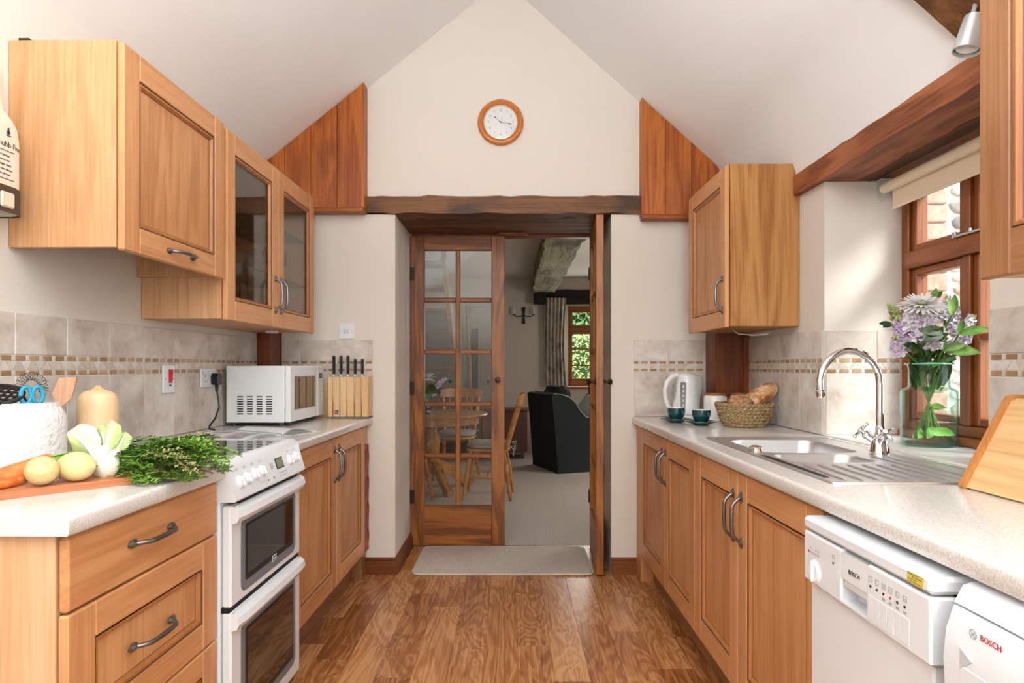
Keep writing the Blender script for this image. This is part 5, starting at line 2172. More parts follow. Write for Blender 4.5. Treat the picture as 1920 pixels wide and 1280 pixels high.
# bread basket: coiled straw rope
c = thing('bread_basket', 'round woven straw basket of bread on the worktop', 'basket', (1.128, 3.135, ZT + .0005))
STRAW = mottled('straw', ((112, 88, 56), (168, 140, 98), (204, 178, 134)), 90, .7, bump=.3)
def bk(z):
    return .078 + .054 * min(1, z / .11) ** .55
m = MB()
m.lathe([(0, .001), (.082, .001), (.086, .004)] + [(bk(.012 * i) - .004, .004 + .0118 * i) for i in range(1, 10)] + [(bk(.108) - .010, .110), (bk(.05) - .012, .05), (.08, .012), (0, .010)], 36)
m.build('lining', plain('straw_inner', (110, 82, 48), .8), c)
for row in range(7):
    q = MB()
    z = .010 + row * .0160
    n = 130
    for strand in (0, 1):
        pts = []
        for i in range(n):
            t = 2 * PI * i / n
            ph = 17 * t + row * 1.9 + strand * PI
            pts.append(((bk(z) + .0040 * math.cos(ph)) * math.cos(t), (bk(z) + .0040 * math.cos(ph)) * math.sin(t), z + .0052 * math.sin(ph)))
        q.tube(pts, [.0056 + .0010 * math.sin(i * 1.9) for i in range(n)], 5, closed=True)
    q.build('woven_coil', STRAW, c)
CRUST = mottled('bread_crust', ((150, 84, 36), (190, 122, 66), (222, 184, 140), (236, 214, 184)), 22, .7, bump=.3)
SEED = mottled('seeded_crust', ((140, 92, 54), (184, 134, 88), (214, 176, 130)), 60, .8, bump=.8)
o = thing('bread_roll', 'round seeded bread roll in the straw basket', 'bread', (1.092, 3.09, ZT + .086))
MB().lathe([(0, 0), (.045, .004), (.060, .02), (.060, .036), (.048, .054), (.026, .064), (0, .067)], 26, jit=lambda t, z: 1 + .04 * math.sin(3 * t + z * 90)).build('crust', SEED, o)
q = MB()
rs_ = random.Random(3)
for i in range(150):
    a, e_ = rs_.uniform(0, 2 * PI), rs_.uniform(.15, 1.45)
    q.ball((.058 * math.cos(a) * math.cos(e_), .058 * math.sin(a) * math.cos(e_), .026 + .041 * math.sin(e_)), .0028, 5, 3, sc=(1.3, .8, .6))
q = q.build('seeds', plain('seed', (214, 186, 142), .7), o)
q['kind'] = 'stuff'
o = thing('bread_loaf', 'floury oval loaf propped in the straw basket', 'bread', (1.196, 3.14, ZT + .138))
q = MB()
q.T = Matrix.Rotation(R(8), 4, 'Z') @ Matrix.Rotation(R(-33), 4, 'Y')
pts, rs = [], []
for i in range(15):
    u = -1 + 2 * i / 14
    pts.append((u * .114, 0, -.006 * u * u))
    rs.append(.050 * max(.02, 1 - abs(u) ** 3.2) ** .5)
q.tube(pts, rs, 22, flat=.85)
q.build('crust', CRUST, o)
q = MB()
q.T = Matrix.Rotation(R(8), 4, 'Z') @ Matrix.Rotation(R(-33), 4, 'Y')
for k in range(3):
    x = -.05 + k * .045
    q.tube([(x - .012, -.034, .020), (x, -.014, .0375), (x + .012, .012, .039), (x + .02, .03, .028)], [.001, .0055, .0055, .001], 8, flat=.5)
q.build('score_ridge', plain('floury_ridge', (232, 208, 172), .8), o)

# bread bin
c = thing('bread_bin', 'pale wooden bread bin with sloping lid at the near worktop', 'bread bin', (1.302, 1.535, ZT), PI)
# local: x = out from the wall (world -X), y = towards the camera
SD = [(.015, 0), (.238, 0), (.242, .006), (.136, .208), (.128, .218), (.116, .221), (.015, .221)]
for y in (0, .40):
    MB().prism(SD, y, y + .016, 'Y').build('side_panel', W_BINE, c)
MB().prism([(.225, .004), (.233, .004), (.128, .206), (.121, .210), (.118, .202)], .0165, .3995, 'Y').build('lid', W_BIN, c)
MB().box(.015, .118, .0165, .3995, .203, .213, .001).build('top_board', W_BIN, c)
MB().box(.015, .225, .0165, .3995, .0, .012).build('base_board', W_BIN, c)
MB().box(.015, .025, .0165, .3995, .012, .203).build('back_board', W_BIN, c)

# ------------------------------------------------------------------ vase and flowers
VX, VY = 1.505, 2.33
ZS = .9145
c = thing('glass_vase', 'pale green glass vase of water and flowers on the window sill', 'vase', (VX, VY, ZS))
VO = [(0, 0), (.082, 0), (.089, .006), (.0905, .014), (.0905, .185), (.088, .197), (.080, .205), (.068, .210), (.065, .216), (.065, .275), (.067, .286), (.073, .292), (.0735, .295)]
VI = [(.0705, .295), (.063, .287), (.0615, .275), (.0615, .218), (.066, .208), (.078, .201), (.085, .195), (.0865, .185), (.0865, .016), (.082, .012), (0, .011)]
MB().lathe(VO + VI, 44).build('jar', GLASSV, c, ang=60)
MB().lathe([(.0735 + .004 * math.cos(2 * PI * i / 10), .2945 + .0035 * math.sin(2 * PI * i / 10)) for i in range(11)], 44).build('rim', plain('green_glass_edge', (120, 196, 178), .1, coat=.5), c)
MB().lathe([(0, .0075), (.080, .0075), (.083, .009), (.083, .0105), (0, .0105)], 40).build('foot', pane('green_foot_glass', (.66, .9, .83), 1.4), c)
MB().lathe([(0, .0115), (.081, .0125), (.0858, .017), (.0858, .088), (0, .0885)], 40).build('water', WATER, c)

STEM = plain('green_stem', (88, 124, 52), .5, var=.15)
LEAFM = mottled('flower_leaf', ((58, 94, 36), (96, 140, 58), (140, 176, 92)), 26, .4, rnd=.12)
LEAFD = mottled('dark_flower_leaf', ((34, 58, 26), (58, 88, 40), (92, 124, 62)), 26, .4, rnd=.1)
LEAFW = mottled('water_leaf', ((104, 150, 60), (140, 190, 86), (176, 214, 120)), 26, .4)
PETW = plain('white_petal', (240, 238, 236), .6)
PETL = mottled('lilac_petal', ((206, 172, 216), (232, 212, 236), (244, 238, 246)), 60, .6, rnd=.1)
PETP = mottled('pale_petal', ((226, 214, 228), (240, 234, 240), (248, 246, 248)), 60, .6, rnd=.1)
BUD = plain('flower_bud', (176, 186, 120), .6)
rf = random.Random(77)
NK = Vector((VX, VY, ZS + .25))


def fp3(px, py, dy=0.0):
    Y = VY + dy
    return at(px, py, Y)


def stem_pts(tip, k):
    a = k * 2.4
    base = Vector((VX + .045 * math.cos(a + PI), VY + .045 * math.sin(a + PI), ZS + .03))
    neck = NK + Vector((.034 * math.cos(a), .034 * math.sin(a), 0))
    d = tip - neck
    mid = neck + Vector((d.x * .35, d.y * .35, d.z * .5))
    return [base, neck * .5 + base * .5 + Vector((0, 0, .0)), neck, mid, tip]


def big_leaf(p, d, L_, wd, mat, parent, droop=.2, seg=6):
    m = MB()
    pts, ws = [], []
    d = Vector(d).normalized()
    p = Vector(p)
    for i in range(seg + 1):
        u = i / seg
        pts.append(p + d * (L_ * u) + Vector((0, 0, -droop * L_ * u * u)))
        ws.append(wd * max(.06, math.sin(PI * min(1, .08 + u * .92)) ** .75))
    leaf_blade(m, pts, ws, .25)
    return m.build('leaf', mat, parent)


def bloom_cluster(c0, axis, n, L_, r_, mat, parent):
    """spike of crumpled four-petal florets"""
    m = MB()
    axis = Vector(axis).normalized()
    a = axis.orthogonal().normalized()
    b = axis.cross(a)
    for i in range(n):
        u = (i + .5) / n
        t = i * 2.4
        o = a * math.cos(t) + b * math.sin(t)
        rr = r_ * (1.0 - .45 * u)
        p = Vector(c0) + axis * (L_ * (u - .5)) + o * rr * .55
        nrm = (o + axis * .4).normalized()
        e1 = nrm.orthogonal().normalized()
        e2 = nrm.cross(e1)
        for k in range(5):
            g = k * 2 * PI / 5 + rf.random()
            d = e1 * math.cos(g) + e2 * math.sin(g)
            s = nrm.cross(d)
            R1 = rr * rf.uniform(.55, .85)
            q = [p, p + d * R1 * .6 + s * R1 * .42 + nrm * rf.uniform(.0, .5) * R1, p + d * R1 + s * R1 * .2 + nrm * rf.uniform(-.1, .6) * R1,
                 p + d * R1 - s * R1 * .2 + nrm * rf.uniform(-.1, .6) * R1, p + d * R1 * .6 - s * R1 * .42 + nrm * rf.uniform(.0, .5) * R1]
            m.add(q, [(0, 1, 2), (0, 2, 3), (0, 3, 4)])
    return m.build('bloom', mat, parent)


GRP = None
# spider chrysanthemums
for i, (px, py, dy, rad, lab) in enumerate(((1728, 576, -.07, .078, 'large white spider chrysanthemum at the top of the sill bouquet'),
                                            (1706, 606, .03, .052, 'smaller white chrysanthemum low behind the lilac flowers'))):
    tip = fp3(px, py, dy)
    o = thing('chrysanthemum', lab, 'flower')
    MB().tube(stem_pts(tip, i * 3 + 1), .0034, 8).build('stem', STEM, o)
    m = MB()
    ax = Vector((-.12, -.40, .91)) if i == 0 else Vector((-.75, -.3, .2))
    ax.normalize()
    e1 = ax.orthogonal().normalized()
    e2 = ax.cross(e1)
    for ring, (np_, el, ll) in enumerate(((24, .05, 1.0), (22, .35, .92), (18, .7, .75), (12, 1.05, .5))):
        for k in range(np_):
            g = 2 * PI * k / np_ + ring * .13
            d = (e1 * math.cos(g) + e2 * math.sin(g)) * math.cos(el) + ax * math.sin(el)
            s = d.cross(ax).normalized()
            L_ = rad * ll * rf.uniform(.88, 1.05)
            p = tip + ax * .004
            wdt = rad * .085
            m.add([p, p + d * L_ * .5 + s * wdt + ax * rad * .03, p + d * L_ + s * wdt * .5 - ax * rad * .06, p + d * L_ * 1.03 - ax * rad * .08, p + d * L_ - s * wdt * .5 - ax * rad * .06, p + d * L_ * .5 - s * wdt + ax * rad * .03],
                  [(0, 1, 5), (1, 2, 4, 5), (2, 3, 4)])
    m.build('petals', PETW, o)
    MB().ball(tuple(tip + ax * rad * .16), rad * .2, 12, 7).build('centre', plain('greenish_centre', (150, 160, 86), .8), o)

# stocks: spikes of lilac and pale florets
stocks = [(1690, 620, -.02, (-.35, -.2, .9), .080, .026, PETL, 'lilac stock at the aisle side of the bouquet'),
          (1722, 612, -.06, (-.05, -.3, .95), .085, .027, PETL, 'lilac stock beneath the large white chrysanthemum'),
          (1676, 585, .02, (-.5, 0, .85), .045, .018, BUD, 'green-budded stock spray over the chrome tap side'),
          (1800, 642, -.06, (.35, -.4, .55), .065, .030, PETL, 'pale lilac stock low in the bouquet over the vase rim'),
          (1788, 600, .0, (.2, -.1, .95), .07, .024, PETP, 'pale pink stock in the middle of the bouquet'),
          (1828, 592, -.01, (.5, -.1, .85), .075, .024, PETL, 'lilac stock leaning toward the tiled wall'),
          (1757, 632, -.08, (0, -.5, .7), .06, .026, PETP, 'creamy stock hanging over the front of the vase'),
          (1742, 590, .03, (.1, 0, 1), .06, .024, PETP, 'white stock spike behind the chrysanthemum')]
stocks += [(1706, 596, -.05, (-.2, -.3, .9), .07, .026, PETP, 'pale stock between the tap side and the large chrysanthemum'),
           (1742, 606, -.09, (.05, -.5, .85), .07, .027, PETP, 'pale stock at the front heart of the bouquet'),
           (1775, 580, .02, (.1, 0, 1), .07, .024, PETP, 'white stock rising behind the upright leaves'),
           (1812, 612, -.03, (.45, -.2, .8), .07, .026, PETP, 'pale stock between the lilac ones on the tiled wall side'),
           (1684, 645, -.05, (-.4, -.4, .5), .055, .026, PETL, 'lilac stock drooping lowest on the tap side')]
for i, (px, py, dy, ax, L_, r_, mt, lab) in enumerate(stocks):
    tip = fp3(px, py, dy)
    axv = Vector(ax).normalized()
    o = thing('stock_flower', lab, 'flower')
    MB().tube(stem_pts(tip, i) + [tip + axv * L_ * .4], .0032, 8).build('stem', STEM, o)
    bloom_cluster(tip, ax, 38, L_ * 1.1, r_ * 1.12, mt, o)
    m = MB()
    for k in range(7):
        t = k * 2.4
        p = tip + axv * (L_ * .5 + .004 * k * .5) + Vector((math.cos(t), math.sin(t), 0)) * .006
        m.ball(tuple(p), .0045, 7, 5, sc=(1, 1, 1.4))
    m.build('buds', BUD, o)
    for k in range(3):
        g = rf.uniform(0, 6.28)
        st = stem_pts(tip, i)
        big_leaf(st[3].lerp(st[2], rf.uniform(-.1, .7)), (math.cos(g) * .8, math.sin(g) * .5 - .4, .45), rf.uniform(.05, .075), rf.uniform(.008, .012), LEAFM if k else LEAFD, o, .35)

# broad-leaved foliage stems
fol = [((1785, 590, -.03), [((.05, -.1, 1), .082, .016), ((-.35, -.2, .95), .07, .015)], LEAFM, 'tall leafy stem with two upright leaves above the bouquet'),
       ((1770, 622, -.10), [((-1, -.25, .12), .105, .019), ((-.95, -.3, -.22), .095, .021)], LEAFD, 'leafy stem with two long leaves lying across the bouquet'),
       ((1798, 626, -.10), [((.9, -.25, .30), .095, .016), ((.1, -.2, 1), .06, .012)], LEAFM, 'leafy stem with a broad leaf pointing at the tiled wall'),
       ((1672, 608, .02), [((-.95, -.1, .15), .052, .010), ((-.9, -.2, -.15), .04, .008)], LEAFD, 'leafy sprig reaching out toward the tap'),
       ((1768, 655, -.07), [((.9, -.4, .0), .11, .020), ((.7, -.5, .3), .07, .015), ((-.3, -.6, .5), .06, .014)], LEAFM, 'bright leafy stem spreading over the vase rim'),
       ((1725, 655, -.06), [((-.7, -.4, .15), .075, .015), ((-.85, -.3, .3), .085, .015), ((-.2, -.6, .5), .07, .014)], LEAFD, 'dark leafy stem at the rim on the tap side'),
       ((1748, 640, -.08), [((.15, -.5, .8), .07, .016), ((-.15, -.5, .7), .06, .015), ((.5, -.5, .5), .06, .013)], LEAFD, 'leafy stem in the heart of the bouquet'),
       ((1745, 566, .02), [((.3, -.1, .95), .06, .013), ((.6, -.1, .7), .06, .012)], LEAFM, 'leafy tip beside the large white chrysanthemum')]
for i, (pp, lv, mt, lab) in enumerate(fol):
    tip = fp3(*pp)
    o = thing('leafy_stem', lab, 'foliage')
    MB().tube(stem_pts(tip, i + 11), .0030, 8).build('stem', STEM, o)
    for (d, L_, wd) in lv:
        big_leaf(tip, d, L_, wd, mt, o, .12)
    st = stem_pts(tip, i + 11)
    for k in range(3):
        g = rf.uniform(0, 6.28)
        big_leaf(st[2].lerp(st[3], rf.uniform(.1, .9)), (math.cos(g) * .7, -.5 + .5 * math.sin(g), .7), rf.uniform(.05, .08), rf.uniform(.009, .013), mt, o, .25)
    # a leaf below the water line on some
    if i % 2 == 0:
        big_leaf(Vector((VX - .05 + .02 * i * .4, VY - .04, ZS + .06)), (.8 if i % 4 else -.3, -.3, -.15), .06, .015, LEAFW, o, .1)
    else:
        big_leaf(st[1], (.7 - .3 * i * .4, -.6, .1), .05, .012, LEAFW, o, .2)
for k in range(14):
    a_ = k * 2.4
    big_leaf(NK + Vector((.04 * math.cos(a_), .04 * math.sin(a_), -.055 + .004 * k)), (math.cos(a_) * .35, math.sin(a_) * .35, 1), rf.uniform(.06, .09), rf.uniform(.009, .013), LEAFD if k % 3 else LEAFM, o, .0)
# grassy spray
o = thing('grass_spray', 'spray of thin grass blades fanning toward the tiled wall', 'foliage')
for k in range(11):
    tip = fp3(1836 + rf.uniform(-6, 22), 588 + k * 5.5, rf.uniform(-.03, .04))
    b0 = NK + Vector((.03, .01, .02))
    m = MB()
    pts = [b0.lerp(tip, u / 6) + Vector((0, 0, .012 * math.sin(PI * u / 6))) for u in range(7)]
    leaf_blade(m, pts, [.0026, .0028, .0028, .0026, .0022, .0016, .0004], .3)
    m.build('blade', plain('grass_blade', (120, 132, 74), .5) if k == 0 else bpy.data.materials['grass_blade'], o)

# ------------------------------------------------------------------ doorway mat
c = thing('door_mat', 'beige rounded carpet mat lying in the doorway', 'mat', (0, 0, .0008))
m = MB()


def matring(g, z):
    x0, x1, y0, y1 = -.585 + g, .478 - g, 3.70 + g, 4.285 - g
    r_ = .06 - g
    return ring_rect(x0, x1, y0, y1, r_, z, 6)


loft(m, [matring(.012, 0.0), matring(.012, .0095), matring(.02, .0105)])
m.build('pile', RUG, c)
q = MB()
q.tube(matring(.006, .0055), .0055, 8, closed=True)
q.build('binding', RUGEDGE, c)

# ================================================================== LIVING ROOM FURNITURE
# round pedestal table
tc_ = Vector((-.79, 6.32, 0))
t = thing('dining_table', 'round varnished pine pedestal dining table seen through the door glass', 'table', tc_)
MB().lathe([(0, .722), (.53, .722), (.55, .728), (.555, .738), (.55, .748), (.54, .75), (0, .75)], 56).build('tabletop', W_TABLE, t)
MB().lathe([(.46, .65), (.47, .65), (.47, .7215), (.46, .7215)], 48).build('apron', W_TABLE, t)
MB().lathe([(0, .20), (.07, .20), (.085, .26), (.06, .34), (.075, .42), (.095, .50), (.06, .58), (.07, .66), (.16, .70), (.16, .7215), (0, .7215)], 28).build('pedestal', W_TABLE, t)
for k in range(4):
    a = PI / 4 + k * PI / 2 - .25
    q = MB()
    q.T = Matrix.Rotation(a, 4, 'Z')
    q.prism([(.05, .17), (.05, .30), (.20, .24), (.38, .085), (.44, .06), (.44, .0), (.36, .0), (.30, .06), (.16, .15)], -.03, .03, 'Y')
    q.build('leg', W_TABLE, t)


def make_chair():
    o = thing('dining_chair', '', 'chair')
    q = MB()
    ring = [(.20 * math.copysign(abs(math.cos(a)) ** .6, math.cos(a)), .205 * math.copysign(abs(math.sin(a)) ** .6, math.sin(a))) for a in [2 * PI * k / 28 for k in range(28)]]
    loft(q, [[(x * .9, y * .9, .430) for x, y in ring], [(x, y, .438) for x, y in ring], [(x, y, .455) for x, y in ring], [(x * .97, y * .97, .462) for x, y in ring]])
    q.add([(x * .9, y * .9, .430) for x, y in ring], [tuple(range(28))])
    q.build('seat', W_TABLE, o)
    for sx in (-1, 1):
        for sy in (-1, 1):
            p0, p1 = Vector((sx * .15, sy * .155, .436)), Vector((sx * .215, sy * .215, .0))
            q = MB()
            fr_ = [0, .12, .2, .24, .28, .5, .62, .66, .70, .9, 1]
            rd = [.014, .016, .021, .015, .021, .023, .021, .015, .020, .015, .012]
            q.tube([p0.lerp(p1, f) for f in fr_], rd, 12)
            q.build('leg', W_TABLE, o)
    for sy in (-1, 1):
        MB().tube([(-.18, sy * .185, .20), (0, sy * .185, .205), (.18, sy * .185, .20)], [.009, .014, .009], 10).build('stretcher', W_TABLE, o)
    MB().tube([(0, -.185, .205), (0, 0, .205), (0, .185, .205)], [.009, .014, .009], 10).build('stretcher', W_TABLE, o)
    # back at -x, leaning; crest rail
    q = MB()
    n = 12
    vs, fs = [], []
    for i in range(n + 1):
        u = -1 + 2 * i / n
        x = -.275 - .045 * (1 - u * u)
        y = u * .235
        h = .055 - .018 * abs(u) ** 3
        for (dx, dz) in ((-.010, -.05), (.010, -.05), (.010 - .012, h), (-.010 - .012, h)):
            vs.append((x + dx, y, .905 + dz))
    for i in range(n):
        for k in range(4):
            k2 = (k + 1) % 4
            fs.append((i * 4 + k, i * 4 + k2, i * 4 + 4 + k2, i * 4 + 4 + k))
    fs += [(0, 1, 2, 3), (n * 4 + 3, n * 4 + 2, n * 4 + 1, n * 4)]
    q.add(vs, fs)
    q.build('crest_rail', W_TABLE, o)
    for sy in (-1, 1):
        p0, p1 = Vector((-.165, sy * .165, .458)), Vector((-.278, sy * .205, .87))
        MB().tube([p0.lerp(p1, f) for f in (0, .12, .18, .24, .5, .76, .82, .88, 1)], [.015, .019, .013, .019, .021, .019, .013, .018, .014], 12).build('back_post', W_TABLE, o)
    for k in (-2, -1, 0, 1, 2):
        p0, p1 = Vector((-.18, k * .055, .458)), Vector((-.305 + .004 * abs(k), k * .068, .87))
        MB().tube([p0, p0.lerp(p1, .4), p0.lerp(p1, .55), p1], [.007, .010, .010, .007], 8).build('spindle', W_TABLE, o)
    return o


ch = make_chair()
spots = [((-.215, 5.98), PI * .985, 'pine spindle-back chair beside the doorway, its back toward the armchair'),
         ((-.60, 6.98), -PI / 2 - .1, 'pine spindle-back chair behind the table facing the kitchen'),
         ((-1.00, 5.72), PI / 2 - .5, 'pine spindle-back chair on the kitchen side of the table')]
cush = None
for i, ((x, y), rz, lab) in enumerate(spots):
    o = ch if i == 0 else copy_tree(ch)
    o.location = (x, y, 0)
    o.rotation_euler = (0, 0, rz)
    tag(o, lab, 'chair', 'pine dining chairs')
    k = thing('seat_cushion', ('pale tied cushion on the chair beside the doorway', 'pale tied cushion on the chair behind the table', 'pale tied cushion on the chair on the kitchen side')[i], 'cushion', (x, y, .4625), rz, 'dining chair cushions')
    if cush is None:
        q = MB()
        ring = [(math.copysign(abs(math.cos(a)) ** .6, math.cos(a)), math.copysign(abs(math.sin(a)) ** .6, math.sin(a))) for a in [2 * PI * j / 28 for j in range(28)]]
        loft(q, [[(x_ * s_ * .195, y_ * s_ * .20, z_) for x_, y_ in ring] for s_, z_ in ((.9, 0), (1.0, .012), (1.02, .028), (.95, .044), (.8, .052), (.4, .056))])
        cush = q.mesh('pad', CANEC)
        q = MB()
        for sg in (-1, 1):
            q.tube([(-.18, sg * .15, .02), (-.215, sg * .18, .02), (-.24, sg * .17, -.01), (-.235, sg * .20, -.06)], .004, 6)
            q.tube([(-.20, sg * .17, .02), (-.245, sg * .20, .03), (-.25, sg * .22, .0), (-.24, sg * .21, .015)], .004, 6)
        ties = q.mesh('ties', CANEC)
    put('pad', cush, k)
    put('ties', ties, k)

# vase on the table
tv = thing('glass_vase', 'clear glass vase of flowers on the dining table', 'vase', (-.815, 6.20, .7505))
MB().lathe([(0, 0), (.045, 0), (.05, .006), (.055, .10), (.048, .16), (.052, .18), (.05, .18), (.046, .16), (.052, .1), (.047, .01), (0, .008)], 26).build('jar', WINEG, tv)
for i, (dx, dz, mt, lab) in enumerate(((.010, .345, PETW, 'white chrysanthemum in the dining table vase'), (.135, .30, PETL, 'purple stock leaning from the dining table vase'))):
    o = thing('chrysanthemum' if i == 0 else 'stock_flower', lab, 'flower', (-.815, 6.20, .7505))
    q = MB()
    q.tube([(-.01, 0, .012), (dx * .2, 0, .18), (dx, -.01, dz)], .004, 8)
    q.build('stem', STEM, o)
    if i == 0:
        m = MB()
        for ring, (np_, el) in enumerate(((20, -.3), (18, .2), (14, .7))):
            for k in range(np_):
                g = 2 * PI * k / np_ + ring
                d = Vector((math.cos(g) * math.cos(el), math.sin(g) * math.cos(el), math.sin(el)))
                s = d.cross(Vector((0, 0, 1))).normalized() * .008
                p = Vector((dx, -.01, dz))
                m.add([p, p + d * .04 + s, p + d * .085 - Vector((0, 0, .012)), p + d * .04 - s], [(0, 1, 2, 3)])
        m.build('petals', PETW, o)
    else:
        bloom_cluster((dx, -.01, dz), (.7, 0, .6), 26, .13, .03, mt, o)
    for k in range(5):
        g = rf.uniform(0, 6.28)
        big_leaf(Vector((dx * .3, -.005, .16 + .03 * k)), (math.cos(g), math.sin(g), .6), .09, .012, LEAFM, o, .3)

# armchair: local x = forwards, y = across, origin at the near back corner
ac = thing('armchair', 'dark green armchair with pale piping facing away to the window side', 'armchair', (.525, 7.24, 0), math.atan2(.34, .94))
# local frame: +x towards the seat front (right), -y is the side turned to the kitchen; back runs along +y
SIDE = [(.0, .02), (.80, .02), (.80, .585), (.74, .60), (.42, .60), (.34, .63), (.27, .70), (.20, .80), (.13, .86), (.04, .885), (-.06, .895), (-.085, .87), (-.05, .60), (-.01, .25)]
for nm, y0, y1 in (('arm', 0, .13), ('arm', .63, .76)):
    q = MB()
    n = len(SIDE)
    cx, cz = .3, .45
    ins = [(x + (cx - x) * .03, z + (cz - z) * .03) for x, z in SIDE]
    rings = [[(x, y0, z) for x, z in ins], [(x, y0 + .015, z) for x, z in SIDE], [(x, y1 - .015, z) for x, z in SIDE], [(x, y1, z) for x, z in ins]]
    loft(q, rings)
    q.add(rings[0], [tuple(range(n))])
    q.build(nm, SOFA, ac)
    q = MB()
    q.tube([(x, y0 + .006, z + .002) for x, z in SIDE[2:11]], .006, 6)
    q.build('piping', PIPING, ac)
q = MB()
loft(q, [[(-.01, y, .02), (.10, y, .02), (.12, y, .80), (.02, y, .905), (-.085, y, .885), (-.05, y, .55)] for y in (.001, .02, .74, .759)])
q.add([(-.01, .001, .02), (.10, .001, .02), (.12, .001, .80), (.02, .001, .905), (-.085, .001, .885), (-.05, .001, .55)], [(0, 1, 2, 3, 4, 5)])
q.build('backrest', SOFA, ac)
MB().box(.10, .78, .131, .629, .10, .36, .02).build('seat_base', SOFA, ac)
MB().box(.12, .83, .135, .625, .362, .50, .05).build('seat_cushion', SOFA, ac)
q = MB()
q.T = Matrix.Translation((.17, .38, .74)) @ Matrix.Rotation(R(-12), 4, 'Y')
q.box(-.10, .10, -.243, .243, -.24, .24, .07)
q.build('back_cushion', SOFA, ac)
for (a0, a1, b0, b1) in ((-.005, .805, -.006, .004), (-.012, -.002, -.002, .762), (.796, .806, .0, .76)):
    MB().box(a0, a1, b0, b1, .0, .19, .002).build('skirt', SOFA, ac)
p_ = thing('scatter_cushion', 'small grey pointed cushion on the armchair seat', 'cushion', ac.matrix_basis @ Vector((.50, .30, .70)), math.atan2(.34, .94))
q = MB()
q.T = Matrix.Rotation(R(45), 4, 'Y') @ Matrix.Rotation(R(0), 4, 'X')
n = 9
vs, fs = [], []
for sgn in (-1, 1):
    for i in range(n):
        for j in range(n):
            u, v = -1 + 2 * i / (n - 1), -1 + 2 * j / (n - 1)
            k_ = (1 - .12 * (1 - v * v)) * .135
            l_ = (1 - .12 * (1 - u * u)) * .135
            vs.append((u * k_, sgn * .05 * ((1 - u * u) * (1 - v * v)) ** .5, v * l_))
for s_ in range(2):
    for i in range(n - 1):
        for j in range(n - 1):
            a = s_ * n * n + i * n + j
            fs.append((a, a + 1, a + n + 1, a + n))
q.add(vs, fs)
q.build('cover', GREYCUSH, p_)

# curtain
m = MB()
vs, fs = [], []
n, rows = 60, 10
for r_ in range(rows + 1):
    v = r_ / rows
    z = 2.13 - 1.16 * v if False else 2.145 - 1.215 * v
    wsc = 1.0 - .10 * math.sin(PI * v)
    for i in range(n + 1):
        u = i / n
        x = .445 + .295 * u * wsc
        vs.append((x, FY - .115 + .028 * math.sin(u * 2 * PI * 5.5 + .4 * v), z))
for r_ in range(rows):
    for i in range(n):
        a = r_ * (n + 1) + i
        fs.append((a, a + 1, a + n + 2, a + n + 1))
m.add(vs, fs)
CUR = wood('printed_curtain', (150, 138, 126), (214, 204, 190), (232, 224, 212), axis='Z', ring=.2, bump=0, rough=.9, sc=3, blot=.8, blotc=(120, 106, 98))
cu = thing('curtain', 'gathered curtain with a trailing grey print beside the far window', 'curtain')
m.build('fabric', CUR, cu)
MB().tube([(.43, FY - .115, 2.15), (1.75, FY - .115, 2.15)], .008, 8).build('rail', IRON, cu)

# wall light
c = thing('wall_sconce', 'black iron two-armed candle wall light on the far wall', 'wall lamp', (at(982, 592, FY).x, FY - .001, at(982, 592, FY).z))
m = MB()
m.prism([(-.022, -.11), (.022, -.11), (.014, -.03), (.014, .03), (.026, .12), (-.026, .12), (-.014, .03), (-.014, -.03)], -.02, 0, 'Y')
m.build('back_plate', IRON, c)
for sg in (-1, 1):
    q = MB()
    q.tube([(0, -.02, .0), (sg * .05, -.05, -.012), (sg * .11, -.06, -.01), (sg * .135, -.06, .012)], .006, 8)
    q.lathe([(0, .012), (.022, .014), (.024, .02), (.010, .022), (0, .022)], 14, (sg * .135, -.06, 0))
    q.build('arm', IRON, c)
    MB().lathe([(.014, .022), (.014, .095), (.0, .097)], 12, (sg * .135, -.06, 0)).lathe([(.006, .092), (.009, .105), (.004, .13), (0, .136)], 10, (sg * .135, -.06, 0)).build('candle', plain('candle_ivory', (222, 214, 196), .5) if sg < 0 else bpy.data.materials['candle_ivory'], c)

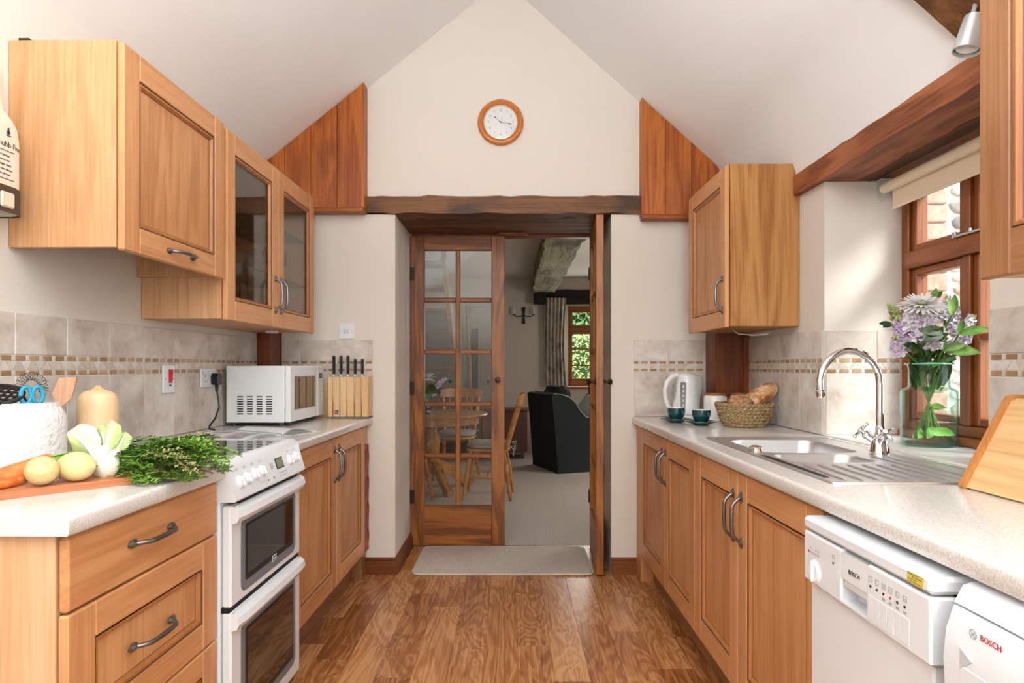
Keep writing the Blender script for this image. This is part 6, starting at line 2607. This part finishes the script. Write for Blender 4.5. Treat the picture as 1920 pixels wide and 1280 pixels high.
# open-tread staircase, panelled doors on the far wall, small low cabinet
st = thing('staircase', 'open-tread wooden staircase rising toward the kitchen behind the door glass', 'staircase')
for k in range(11):
    z = .2 * (k + 1)
    y = 8.62 - .24 * k
    if z > 2.40:
        break
    MB().box(-1.62, -.66, y - .13, y + .13, z - .035, z, .006).build('tread', W_STAIR, st)
for x0 in (-.66, -1.66):
    q = MB()
    q.prism([(8.86, 0.0), (8.62, 0.0), (6.02, 2.16), (6.02, 2.40), (6.1, 2.40), (8.86, .10)], x0, x0 + .04, 'X')
    q.build('stringer', W_STAIR, st)
nb = thing('handrail', 'slim wooden stair rail on turned posts by the panelled door', 'handrail')
MB().tube([(-.56, 8.55, 0), (-.56, 8.55, .4), (-.555, 8.55, .8), (-.56, 8.55, 1.1), (-.57, 8.5, 1.5), (-.59, 8.4, 2.0)], [.02, .026, .018, .028, .018, .018], 10).build('post', W_STAIR, nb)
MB().box(-.545, -.47, 8.86, 8.90, .6, 1.72, .006).build('dark_board', plain('dark_brown_board', (52, 38, 30), .7), nb)
for nm, x0, x1, mat_, lab, zz in (('door_3', -.72, -.28, PANELP, None, 2.02), ('door_4', -1.66, -.80, PANELB, None, 1.95)):
    q = MB().box(x0, x1, FY - .035, FY - .001, .0, zz, .004)
    o = struct(q.build(nm, mat_))
    wv = (x1 - x0)
    for (a, b) in ((.12, .47), (.55, .90)):
        for (c0, c1) in ((.16, .8), (.95, zz - .13)):
            pn = MB().box(x0 + a * wv, x0 + b * wv, FY - .041, FY - .0345, c0, c1, .006).build('panel', mat_, o)
    MB().ball((x1 - .05, FY - .06, 1.0), .02, 10, 6).build('knob', BRONZE, o)
struct(MB().box(-.77, -.23, FY - .045, FY - .001, 2.022, 2.09, .004).build('trim_13', PANELP))
lc = thing('low_cabinet', 'low dark wooden cabinet against the far wall behind the table', 'cabinet', (-.16, 8.65, 0))
MB().box(-.24, .36, -.2, .2, .08, .62, .006).build('body', W_POST, lc)
MB().box(-.26, .38, -.215, .2, .62, .645, .006).build('top', W_POST, lc)
for x in (-.2, .30):
    for y in (-.15, .15):
        MB().box(x - .02, x + .02, y - .02, y + .02, 0, .08).build('foot', W_POST, lc)
for (a, b) in ((-.23, .055), (.065, .35)):
    MB().box(a, b, -.212, -.2, .1, .6, .004).build('door', W_POST, lc)
